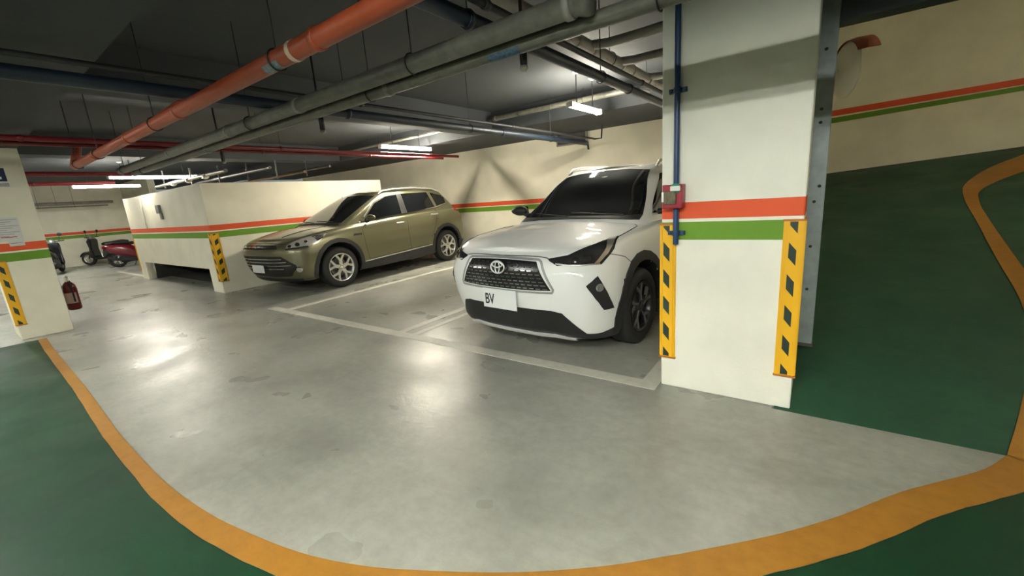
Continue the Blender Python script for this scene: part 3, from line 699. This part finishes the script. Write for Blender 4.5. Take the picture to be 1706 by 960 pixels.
    for y, z in ((2.42, .995), (3.45, 1.085)):
        b = MB(); l, _ = R_.snap((y, z), 'side', sg); b.tube([l+Vector((-.01*sg, -.10, 0)), l+Vector((.03*sg, -.075, 0)), l+Vector((.036*sg, .05, 0)), l+Vector((-.01*sg, .09, 0))], .015, 8); b.build('door_handle', SILVER, oc)
    R_.patch('side_vent', BLACK, [(1.28, .865), (1.46, .865)], [(1.30, .90), (1.46, .895)], mode='side', sg=sg, n=3, m=2, off=.006)
    mirror(oc, 1.03, 1.62, 1.155, sg, [OPAINT])
    b = MB(); pts = [R_.snap((.585, y), 'top', sg)[0]+Vector((0, 0, dz)) for y, dz in ((2.22, .004), (2.32, .035), (2.6, .05), (3.1, .055), (3.7, .045), (3.95, .004))]
    b.tube(pts, .018, 8); b.build('roof_rail', mat('rail_silver', (.75, .75, .74), .25, .6), oc)
    b = MB(); pts = [R_.snap(p, 'near', sg)[0] for p in cpts([(.0, .12, .875), (.3, .14, .872), (.60, .16, .862), (.72, .35, .90), (.80, .65, .955), (.80, 1.0, 1.03), (.72, 1.2, 1.07)], 5)]
    b.tube(pts, .004, 6)
    pts = [R_.snap(p, 'top', sg)[0] for p in cpts([(.36, .30), (.47, 1.05)], 8)]
    b.tube(pts, .007, 6); b.build('bonnet_gap', SEAM, oc)
    R_.patch('tail_light', mat('tail_light_red', (.25, .008, .01), .15), [(.70, 4.40, 1.20), (.80, 4.33, 1.19), (.80, 4.12, 1.165)], [(.74, 4.42, 1.02), (.86, 4.33, 1.06), (.84, 4.12, 1.13)], mode='near', sg=sg, n=5, m=4, off=.006)
R_.patch('rear_window', GLASS, [(-.62, 1.22), (0, 1.22), (.62, 1.22)], [(-.52, 1.52), (0, 1.54), (.52, 1.52)], mode='rear', n=5, m=5)
b = MB(); b.tube([(0, 3.9, 1.66), (0, 4.02, 1.72)], [.008, .004], 6); b.build('roof_aerial', BLACK, oc)
wheels(oc, (OF, OR_), .915, ORAD, .245, 'twin', .43)

# ================================================================== PIPES UNDER THE CEILING
PG = 'pipes hung under the ceiling'
def pipe_thing(name, pts, r, m, label, cat='pipe', rings=(), ringm=None, rods=(), rodtop=2.9, group=PG):
    """pts: straight run, rings/rods: distances (0..1) along it"""
    b = MB(); b.tube(pts, r, 14); o = b.build(name, m); tag(o, label, cat, group)
    A, Bq = Vector(pts[0]), Vector(pts[-1]); d = (Bq-A).normalized()
    for t in rings:
        c = A+(Bq-A)*t; b = MB(); b.tube([c-d*.018, c-d*.017, c+d*.017, c+d*.018], [r, r+.006, r+.006, r], 14, cap=False); b.build('pipe_coupling', ringm or m, o)
    for t in rods:
        c = A+(Bq-A)*t; b = MB()
        side = d.cross(Vector((0, 0, 1))).normalized()
        ell_ring(b, c, r+.006, r+.006, .004, side, (0, 0, 1)); b.tube([c+Vector((0, 0, r+.004)), Vector((c.x, c.y, rodtop))], .004, 6)
        b.build('hanger', WIRE, o)
    return o
def elbow(p, d0, d1, R, n=6):
    p, d0, d1 = Vector(p), Vector(d0), Vector(d1)
    return [p - d0*R + d0*R*math.sin(a) + d1*R*(1-math.cos(a)) for a in [PI/2*k/n for k in range(n+1)]]
# orange pipe
op = pipe_thing('orange_pipe', [(-7.26, 1.166, 2.09), (3.2, 1.166, 2.09)], .0435, ORANGEP, 'orange fire pipe crossing high from the left pillar to the top edge', rings=(.11, .23, .35, .52, .66), ringm=ORANGEP, rods=(.02, .12, .30, .485, .68))
b = MB(); b.tube(elbow((-7.26, 1.166, 2.09), (-1, 0, 0), (0, .3, .95), .09)+[(-7.36, 1.26, 2.36)], .0435, 12); b.build('pipe_elbow', mat('orange_pipe_dark', (.35, .07, .03), .5), op)
b = MB(); b.tube([(-4.25, 1.17, 2.10), (-4.05, 1.25, 2.17), (-3.92, 1.34, 2.24)], .034, 12); b.build('branch_pipe', ORANGEP, op)
b = MB(); b.tube([(-2.03, 1.166, 2.09), (-2.0, 1.166, 2.09)], .047, 16); b.build('pipe_clamp', mat('clamp_pale', (.6, .45, .35), .5), op)
b = MB(); b.lathe([(.0448, 0), (.0448, .15)], (-2.28, 1.166, 2.09), 'x', 8, a0=PI*1.15, a1=PI*1.5); b.build('sticker', mat('sticker_blue_grey', (.20, .27, .30), .5, noise=.5, nscale=60), op)
# pair of grey pipes
ga = pipe_thing('grey_pipe', [(-8.2, 1.775, 2.12), (-.87, 1.775, 2.12)], .049, GREYP, 'thick grey drain pipe crossing the middle, ending in a round cap above the white car', rings=(.30, .52, .69, .995), ringm=PALEP, rods=(.03, .58, .86))
b = MB(); b.tube([(-.87, 1.775, 2.12), (-.835, 1.775, 2.12), (-.81, 1.775, 2.12), (-.80, 1.775, 2.12)], [.049, .06, .06, .02], 16); b.build('end_cap', GREYP, ga)
gb_ = pipe_thing('grey_pipe', [(-8.0, 1.87, 2.068), (1.3, 1.87, 2.072)], .037, GREYP, 'thinner grey drain pipe running just below the thick grey one, past the pillar', rings=(.3, .62), ringm=PALEP, rods=(.05, .60, .80))
b = MB(); b.lathe([(.038, 0), (.038, .19)], (-1.41, 1.87, 2.07), 'x', 8, a0=PI*1.1, a1=PI*1.5); b.build('sticker', mat('sticker_blue_white', (.08, .16, .25), .5, noise=.6, nscale=70), gb_)
# blue runs
BP = []
for x, r, z, lab, y1 in ((-3.63, .042, 2.222, 'thick dark blue pipe running back between the two cars', 7.6), (-3.53, .018, 2.295, 'thin dark pipe riding above the thick blue pipe, left run', 7.75),
                     (-1.46, .038, 2.222, 'thick dark blue pipe passing above the white car beside the pillar', 6.4), (-1.34, .019, 2.25, 'thin dark pipe beside the thick blue pipe above the white car', 6.4)):
    BP.append(pipe_thing('blue_pipe', [(x, -5.8, z), (x, y1, z)], r, DKBLUE if r > .03 else WIRE, lab, rings=(.3, .62, .8), rods=((.62, .75, .9) if r > .03 else ())))
b = MB(); b.tube([(-3.63, 7.6, 2.222), (-3.63, 7.65, 2.21), (-3.63, 7.67, 2.11)], .02, 8); b.build('bent_end', DKBLUE, BP[0])
b = MB(); b.tube([(-3.53, 7.75, 2.295), (-3.41, 7.78, 2.295), (-3.39, 7.78, 2.54)], .016, 8); b.build('bent_end', WIRE, BP[1])
# red runs
for x, z, r, y1, lab in ((-6.62, 2.30, .028, 7.25, 'red sprinkler pipe ending above the olive car roof, nearer of the pair'), (-6.85, 2.28, .024, 7.0, 'thin red sprinkler pipe behind the nearer red one over the olive car'),
                    (-10.9, 2.32, .04, 2.6, 'dark red pipe high behind the left pillar, nearer run'), (-13.2, 2.32, .04, 2.7, 'dark red pipe high behind the left pillar, farther run')):
    pipe_thing('red_pipe', [(x, -5.8, z), (x, y1, z)], r, REDP, lab, rings=(.5, .7, .85), rods=(.7,))
# pale drain pipe with branches over the white car
pp = pipe_thing('pale_pipe', [(-1.77, .9, 2.62), (-1.77, 6.2, 2.60)], .06, PALEP, 'pale drain pipe with side branches above the white car, left of the pillar', rings=(.50, .56, .69, .75, .9), rods=(.45, .64, .85))
for y in (3.9, 4.6, 5.5):
    b = MB(); b.tube([(-1.77, y-.12, 2.615), (-1.62, y, 2.63), (-1.3, y+.02, 2.635), (-.8, y+.02, 2.65)], .042, 12); b.build('branch_pipe', PALEP, pp)
p2 = pipe_thing('pale_pipe', [(-4.85, 6.35, 2.73), (-2.3, 6.35, 2.73)], .042, GREYP, 'grey pipe along the ceiling beam above the white car, behind the light', rings=(.02, .6), rods=(.22, .7))
b = MB(); b.tube([(-2.3, 6.35, 2.73), (-2.2, 6.30, 2.71), (-2.12, 6.05, 2.62), (-1.95, 6.1, 2.58)], .042, 12); b.build('pipe_elbow', PALEP, p2)
pipe_thing('pale_pipe', [(-9.3, 6.35, 2.70), (-5.6, 6.35, 2.72)], .03, GREYP, 'thin grey pipe along the beam above the olive car', rings=(.6,), rods=(.3, .8))
pipe_thing('pale_pipe', [(-21.5, .5, 2.25), (-21.5, 4.2, 2.25)], .05, PALEP, 'pale pipe high along the far left wall above the scooters', rings=(.3, .7), rods=(.2, .6))
pipe_thing('pale_pipe', [(-21.3, .5, 2.12), (-21.3, 4.0, 2.12)], .02, GREYP, 'thin grey pipe under the pale one on the far left wall', rods=(.25, .5, .75))
# pipework above the concrete box
mp = empty('pipe_manifold', (-10.8, 4.6, 2.1)); tag(mp, 'rusty pipework with white valves above the concrete box', 'pipework')
for dy, dz, r, m in ((-1.2, .10, .035, GREYP), (-.4, .16, .03, WIRE), (.3, .08, .03, mat('rusty_pipe', (.16, .10, .06), .7, noise=.4)), (.9, .2, .025, WIRE)):
    b = MB(); b.tube([(-2.2, dy, dz), (1.9, dy, dz)], r, 10); b.build('pipe', m, mp)
for k in range(6):
    b = MB(); x = -1.6+.62*k; b.tube([(x, -1.2+.35*k, .02), (x, -1.2+.35*k, .24), (x+.02, -1.2+.35*k, .28), (x+.02, -1.2+.35*k, .42)], .018, 8)
    b.build('riser_pipe', [WIRE, GREYP, WIRE][k % 3], mp)
for k in range(3):
    b = MB(); x = -1.0+.95*k; b.lathe([(.0, -.05), (.05, -.05), (.055, 0), (.05, .05), (0, .05)], (x, -1.2, .08), 'x', 12); b.build('valve', WHITEP, mp)

# pendants (drop rods with glass end)
for x, y, z, lab in ((-1.56, 2.40, 2.17, 'black pendant with clear tip hanging below the grey pipes over the white car'), (-3.76, 2.31, 2.10, 'black pendant hanging below the grey pipes in the middle of the ceiling'), (-6.55, 2.5, 2.12, 'small black pendant hanging near the red pipes at left')):
    t = empty('sensor_pendant', (x, y, z)); tag(t, lab, 'sensor', 'pendants below the ceiling')
    b = MB(); b.tube([(0, 0, .06), (0, 0, 2.9-z)], .011, 8); b.build('drop_rod', BLACK, t)
    b = MB(); b.lathe([(0, .1), (.018, .1), (.024, .08), (.024, -.01), (.018, -.02), (0, -.02)], (0, 0, 0), 'z', 14); b.build('housing', BLACK, t)
    b = MB(); b.lathe([(0, -.055), (.016, -.05), (.026, -.035), (.022, -.018), (0, -.018)], (0, 0, 0), 'z', 14); b.build('clear_tip', mat('clear_tip', (.35, .33, .28), .15), t)

# ================================================================== CORNER GUARDS
def corner_guard(cx, cy, flanges, z0, z1, label, w_=.092, ca=.014, cb=.052, flip=False):
    t = empty('corner_guard', (cx, cy, 0)); tag(t, label, 'corner guard', 'yellow and black corner guards')
    for d, nrm in flanges:
        M = Matrix(((d[0], nrm[0], 0, 0), (d[1], nrm[1], 0, 0), (0, 0, 1, 0), (0, 0, 0, 1)))
        b = MB(); b.box(-.006, w_, 0, .007, z0, z1, 0, M)
        for e in (.004, w_-.008, w_-.020): b.box(e-.003, e+.003, .007, .011, z0, z1, 0, M)
        b.build('rubber_strip', YEL, t)
        b = MB(); pitch = .178; sl = .045; hh = .085; z = z0-.06; k = 0
        while z < z1:
            pl = [(ca, z), (cb, z+sl), (cb, z+sl+hh), (ca, z+hh)] if flip else [(ca, z+sl), (cb, z), (cb, z+hh), (ca, z+sl+hh)]
            pl = [(x, min(max(v, z0+.006), z1-.006)) for x, v in pl]
            if pl[2][1]-pl[1][1] > .01 or  pl[3][1]-pl[0][1] > .01:
                b.prism(pl, .007, .0085, 'y', 0, M)
            z += pitch
        b.build('black_stripes', GBLK, t)
    for z in (z0-.008, z1-.002):
        b = MB()
        for d, nrm in flanges:
            M = Matrix(((d[0], nrm[0], 0, 0), (d[1], nrm[1], 0, 0), (0, 0, 1, 0), (0, 0, 0, 1))); b.box(-.012, w_+.004, 0, .014, z, z+.010, 0, M)
        b.build('end_strip', mat('guard_rust', (.45, .16, .02), .5), t)
corner_guard(-.80, 2.73, [((1, 0), (0, -1)), ((0, 1), (-1, 0))], .215, 1.105, 'corner guard on the left edge of the big pillar, beside the white car')
corner_guard(-.05, 2.73, [((-1, 0), (0, -1)), ((0, 1), (1, 0))], .215, 1.115, 'corner guard on the right edge of the big pillar, by the steel post', ca=.026, cb=.062, flip=True)
corner_guard(-8.24, .37, [((0, 1), (1, 0)), ((-1, 0), (0, -1))], .20, 1.02, 'yellow and black corner guard on the left cream pillar at the picture edge', w_=.085)
corner_guard(-8.712, 2.872, [((-1, 0), (0, -1)), ((0, 1), (1, 0))], .22, 1.09, 'yellow and black corner guard on the concrete box corner in front of the olive car', w_=.12, ca=.03, cb=.09, flip=True)
corner_guard(-13.8, 2.88, [((1, 0), (0, -1)), ((0, 1), (-1, 0))], .22, 1.0, 'narrow corner guard on the far corner of the concrete box by the red scooter', w_=.05, ca=.012, cb=.035)

# ================================================================== THINGS ON THE PILLARS
t = empty('conduit', (-.705, 2.70, 0)); tag(t, 'dark blue vertical conduit pipe fixed to the big pillar', 'conduit')
BL2 = mat('conduit_blue', (.012, .045, .13), .4)
for z0, z1 in ((.985, 1.208), (1.354, 2.89)):
    b = MB(); b.tube([(0, 0, z0), (0, 0, z1)], .017, 12); b.build('pipe', BL2, t)
for z in (1.055, 1.885):
    b = MB(); b.tube([(0, 0, z-.015), (0, 0, z+.015)], .022, 12); b.box(-.05, .05, .012, .028, z-.013, z+.013); b.tube([(-.04, .012, z), (-.04, -.002, z)], .008, 8); b.tube([(.04, .012, z), (.04, -.002, z)], .008, 8); b.build('pipe_clip', BL2, t)
t = empty('fire_alarm_box', (-.715, 2.73, 1.28)); tag(t, 'small red alarm box with clear cover mounted on the blue conduit', 'alarm box')
b = MB(); b.box(-.058, .058, -.085, 0, -.07, .072); b.build('housing', mat('alarm_red', (.30, .012, .03), .35), t, bevel=.006)
b = MB(); b.box(-.046, .026, -.100, -.085, -.044, .034); b.build('clear_cover', mat('cloudy_cover', (.16, .14, .095), .15, noise=.5, nscale=45), t, bevel=.005)
b = MB(); b.box(-.058, -.046, -.098, -.086, -.028, .030); b.build('white_tab', WHITEP, t)
b = MB(); b.lathe([(0, -.004), (.030, -.004), (.030, 0)], (.020, -.088, .048), 'y', 24); 
st = b.build('sticker', mat('sticker_green', (.05, .35, .22), .5), t)
b = MB(); b.box(-.008, .048, -.094, -.0925, .034, .062); b.build('sticker_panel', WHITEP, st)

# notices on the left pillar
def paper(y0, y1, z0, z1, label, lines, m=None, heading=None):
    t = empty('notice', (-8.24, (y0+y1)/2, (z0+z1)/2)); tag(t, label, 'notice', 'papers on the left pillar')
    h, v = (y1-y0)/2, (z1-z0)/2
    b = MB(); b.box(0, .002, -h, h, -v, v); b.build('sheet', m or mat('paper_white', (.62, .62, .60), .6), t)
    b = MB(); z = v-.03
    for k in range(lines):
        b.box(.002, .0025, -h+.012, h-.014-.05*((k*7) % 3), z-.003, z+.003); z -= 2*(v-.03)/max(1, lines)
    b.build('printed_lines', mat('print_grey', (.25, .25, .27), .6), t)
    if heading:
        b = MB(); b.box(.002, .003, -h+.02, h-.05, heading-.005, heading+.005); b.build('red_heading', mat('print_red', (.5, .05, .05), .6), t)
paper(.46, .665, 1.27, 1.56, 'white printed notice sheet taped to the left pillar above the red band', 9, heading=-.10)
paper(.53, .66, 1.20, 1.268, 'small pale slip under the notice on the left pillar, over the red band', 2)
t = empty('wall_sign', (-8.24, .60, 2.06)); tag(t, 'dark blue sign high on the left pillar, cut by the picture edge', 'sign')
b = MB(); b.box(0, .006, -.10, .085, -.06, .10); b.build('panel', mat('sign_navy', (.012, .025, .09), .4), t, bevel=.002)
b = MB(); b.box(.006, .008, -.08, .045, -.035, -.005); b.box(.006, .008, -.08, .005, -.005, .05); b.build('white_mark', WHITEP, t)
b = MB(); b.box(0, .003, -.10, .09, -.125, -.08); b.build('caption_strip', mat('caption_grey', (.45, .46, .5), .5, noise=.5, nscale=80), t)

# fire extinguisher hung behind the left pillar
t = empty('fire_extinguisher', (-8.62, .965, .22)); tag(t, 'red fire extinguisher hanging on the far side of the left pillar', 'fire extinguisher')
b = MB(); b.lathe([(0, 0), (.065, 0), (.075, .02), (.075, .30), (.07, .35), (.045, .39), (.025, .41)], (0, 0, 0), 'z', 24); b.build('cylinder', mat('extinguisher_red', (.13, .006, .008), .25), t)
b = MB(); b.lathe([(.028, .40), (.03, .44), (.02, .47), (0, .47)], (0, 0, 0), 'z', 14); b.build('valve', CHROME, t)
b = MB(); b.tube([(-.02, 0, .46), (.05, 0, .50), (.12, 0, .49)], .01, 8); b.tube([(-.02, 0, .44), (.05, 0, .45), (.11, 0, .43)], .008, 8); b.build('lever', SILVER, t)
b = MB(); b.tube([(.02, 0, .44), (.09, .01, .42), (.105, .01, .30), (.09, .01, .12)], .010, 8); b.build('hose', BLACK, t)
b = MB(); b.box(-.03, .03, -.113, -.06, .30, .36); b.build('wall_bracket', STEEL, t)
b = MB(); b.lathe([(.0758, .10), (.0758, .25)], (0, 0, 0), 'z', 12, a0=-1.2, a1=.6); b.build('instruction_label', mat('label_pale', (.5, .35, .3), .5), t)

# details on the concrete box and the back wall
t = empty('switch_box', (-11.15, 2.88, 1.56)); tag(t, 'small grey electrical box on the front of the concrete box', 'electrical box')
b = MB(); b.box(-.13, .07, -.05, 0, -.02, .15); b.build('cover', mat('box_grey', (.22, .22, .21), .5), t, bevel=.006)
b = MB(); b.box(-.01, .10, -.035, 0, -.15, -.02); b.build('lower_flap', mat('box_grey', (.22, .22, .21), .5), t, bevel=.006)
b = MB(); b.tube([(-12.35, 2.866, 1.24), (-12.35, 2.866, 1.96)], .012, 8); tag(b.build('conduit', mat('conduit_grey', (.3, .29, .26), .5)), 'thin grey vertical conduit on the front of the concrete box', 'conduit')
t = empty('air_vent', (-4.32, 8.35, 2.47)); tag(t, 'dark rectangular air vent high on the back wall between the cars', 'vent')
b = MB(); b.box(-.34, .34, -.03, 0, -.13, .07); b.build('vent_back', mat('vent_dark', (.035, .03, .035), .6), t)
b = MB(); b.box(-.36, -.33, -.05, 0, -.15, .07); b.box(.33, .36, -.05, 0, -.15, .07); b.box(-.36, .36, -.05, 0, -.155, -.13); b.build('vent_frame', mat('box_grey', (.22, .22, .21), .5), t)

# ================================================================== RAMP OPENING
t = empty('shutter_frame', (-.01, 3.52, .15)); tag(t, 'grey galvanised steel post and lintel framing the ramp opening beside the big pillar', 'door frame')
b = MB(); b.box(-.095, .045, -.05, .05, .02, 2.50); b.build('post', STEEL, t, bevel=.004)
b = MB(); b.box(-.095, .05, -.055, .05, .0, .02); b.build('foot_plate', mat('foot_brown', (.10, .08, .06), .7), t)
b = MB(); b.box(.045, 5.0, -.05, .05, 2.10, 2.50); b.box(.045, 5.0, -.07, .07, 2.08, 2.10); b.build('lintel', mat('dark_steel_paint', (.045, .055, .055), .5), t)
for z in (.42, .72, 1.02, 1.12, 1.52, 1.60, 1.95):
    b = MB(); b.lathe([(0, -.054), (.008, -.053), (.010, -.05)], ((-.01 if z != 1.12 else .012), 0, z), 'y', 10); b.build('bolt', WIRE, t)
# convex mirror on the ramp side
t = empty('convex_mirror', (.11, 4.9, 2.20), .42); tag(t, 'round traffic mirror with orange hood seen from behind, right of the steel post', 'mirror')
b = MB(); b.lathe([(0, -.05), (.08, -.045), (.16, -.03), (.215, 0), (.225, .012), (.22, .02)], (0, 0, 0), 'x', 36); b.build('back_shell', mat('mirror_back', (.80, .78, .70), .4), t)
b = MB(); b.lathe([(.218, .018), (.15, .035), (.08, .045), (0, .05)], (0, 0, 0), 'x', 36); b.build('mirror_face', CHROME, t)
b = MB(); b.lathe([(.228, -.01), (.245, .05), (.25, .14), (.243, .14), (.238, .05), (.222, -.01)], (0, 0, 0), 'x', 28, a0=.4, a1=PI-.5); b.build('hood', mat('hood_orange_brown', (.28, .06, .025), .45), t)
b = MB(); b.tube([(-.05, 0, 0), (-.12, .05, 0), (-.12, .05, -.02)], .018, 8); b.box(-.16, -.10, .0, .10, -.09, .07); b.build('wall_bracket', mat('mirror_back', (.80, .78, .70), .4), t)

# ================================================================== SCOOTERS
def scooter(loc, rz, m, label):
    """front towards +x"""
    t = empty('scooter', loc, rz); tag(t, label, 'scooter', 'scooters parked at the far left')
    for x in (.62, -.58):
        b = MB(); b.lathe([(.15, -.04), (.20, -.05), (.235, -.03), (.245, 0), (.235, .03), (.20, .05), (.15, .04)], (x, 0, .245), 'y', 32); w_ = b.build('wheel', RUB, t)
        b = MB(); b.lathe([(.152, -.035), (.13, -.02), (.13, .02), (.152, .035)], (x, 0, .245), 'y', 28)
        for k in range(5):
            a = 2*PI*k/5; b.prism([(x+.02*math.cos(a+1.5), .245+.02*math.sin(a+1.5)), (x+.14*math.cos(a+.12), .245+.14*math.sin(a+.12)), (x+.14*math.cos(a-.12), .245+.14*math.sin(a-.12)), (x-.02*math.cos(a+1.5), .245-.02*math.sin(a+1.5))], -.012, .012, 'y')
        b.build('rim', SILVER, w_)
    # body: lofted sections along x  (x, half width, z low, z high)
    S = [(-.86, .05, .62, .74), (-.74, .12, .50, .78), (-.50, .17, .36, .78), (-.22, .18, .28, .74), (-.02, .17, .22, .60), (.08, .15, .20, .34), (.26, .15, .19, .30), (.36, .16, .20, .36)]
    V_ = []
    for x, hw, z0, z1 in S:
        for k in range(14):
            a = 2*PI*k/14; V_.append((x, hw*math.copysign(abs(math.cos(a))**.7, math.cos(a)), (z0+z1)/2+(z1-z0)/2*math.copysign(abs(math.sin(a))**.7, math.sin(a))))
    b = MB(); b.add(V_, [(i*14+k, i*14+(k+1) % 14, (i+1)*14+(k+1) % 14, (i+1)*14+k) for i in range(len(S)-1) for k in range(14)]+[tuple(range(14)), tuple(range(98, 112))], 0, True); b.build('body_panels', m, t)
    b = MB(); b.prism([(.34, .22), (.47, .30), (.42, .62), (.46, .88), (.36, .98), (.30, .90), (.33, .60), (.30, .34)], -.17, .17, 'y'); b.build('leg_shield', m, t, bevel=.03)
    S = [(-.78, .09, .80), (-.60, .13, .83), (-.30, .14, .80), (-.05, .12, .78), (.05, .07, .76)]; V_ = []
    for x, hw, z in S:
        for k in range(10):
            a = 2*PI*k/10; V_.append((x, hw*math.cos(a), z-.02+.045*math.sin(a)))
    b = MB(); b.add(V_, [(i*10+k, i*10+(k+1) % 10, (i+1)*10+(k+1) % 10, (i+1)*10+k) for i in range(4) for k in range(10)]+[tuple(range(10)), tuple(range(40, 50))], 0, True); b.build('seat', BLACK, t)
    b = MB(); b.tube([(.62, 0, .245), (.52, 0, .55), (.38, 0, 1.0)], .025, 8); b.build('fork', WIRE, t)
    b = MB(); b.tube([(.33, -.32, 1.02), (.38, -.12, 1.0), (.40, 0, .99), (.38, .12, 1.0), (.33, .32, 1.02)], .014, 8); b.build('handlebar', BLACK, t)
    b = MB(); b.lathe([(0, .0), (.07, .01), (.10, .06), (.09, .12), (.05, .15), (0, .16)], (.34, 0, .98), 'x', 16); b.build('headlight', mat('lamp_clear', (.4, .4, .4), .1, .5), t)
    for s_ in (-1, 1):
        b = MB(); b.tube([(.34, .2*s_, 1.02), (.33, .24*s_, 1.20)], .006, 6); b.lathe([(0, -.012), (.05, -.01), (.055, 0), (.045, .008), (0, .008)], (.32, .25*s_, 1.22), 'x', 14); b.build('mirror', BLACK, t)
    b = MB(); b.lathe([(.265, -.06), (.275, 0), (.265, .06)], (.62, 0, .245), 'y', 14, a0=.3, a1=2.6); b.build('front_fender', m, t)
    b = MB(); b.prism([(-.80, .60), (-.90, .38), (-.88, .37), (-.74, .55)], -.08, .08, 'y'); b.build('rear_fender', BLACK, t)
    b = MB(); b.box(-.915, -.905, -.13, .13, .40, .53); b.build('licence_plate', WHITEP, t)
    b = MB(); b.box(-.885, -.84, -.10, .10, .64, .72); b.build('tail_light', mat('tail_light_red', (.25, .008, .01), .15), t)
    b = MB(); b.tube([(-.25, -.20, .22), (-.6, -.21, .27), (-.82, -.21, .36)], [.03, .05, .055], 10); b.build('exhaust', WIRE, t)
    b = MB(); b.prism([(-.5, .16), (-.05, .16), (-.05, .36), (-.5, .42)], -.12, .12, 'y'); b.tube([(-.1, .13, .16), (-.16, .26, .01)], .012, 6); b.build('engine', BLACK, t, bevel=.02)
    return t
scooter((-18.6, 3.95, 0), PI/2-.1, mat('maroon_paint', (.17, .008, .02), .25, coat=.6), 'maroon scooter parked side-on beside the concrete box')
scooter((-21.0, 3.55, 0), PI+.75, mat('black_paint', (.015, .015, .017), .25, coat=.6), 'black scooter behind the maroon one, turned toward the far wall')
scooter((-19.6, 2.02, 0), PI-.35, mat('black_paint', (.015, .015, .017), .25, coat=.6), 'black scooter with white rear plate seen just right of the left pillar')
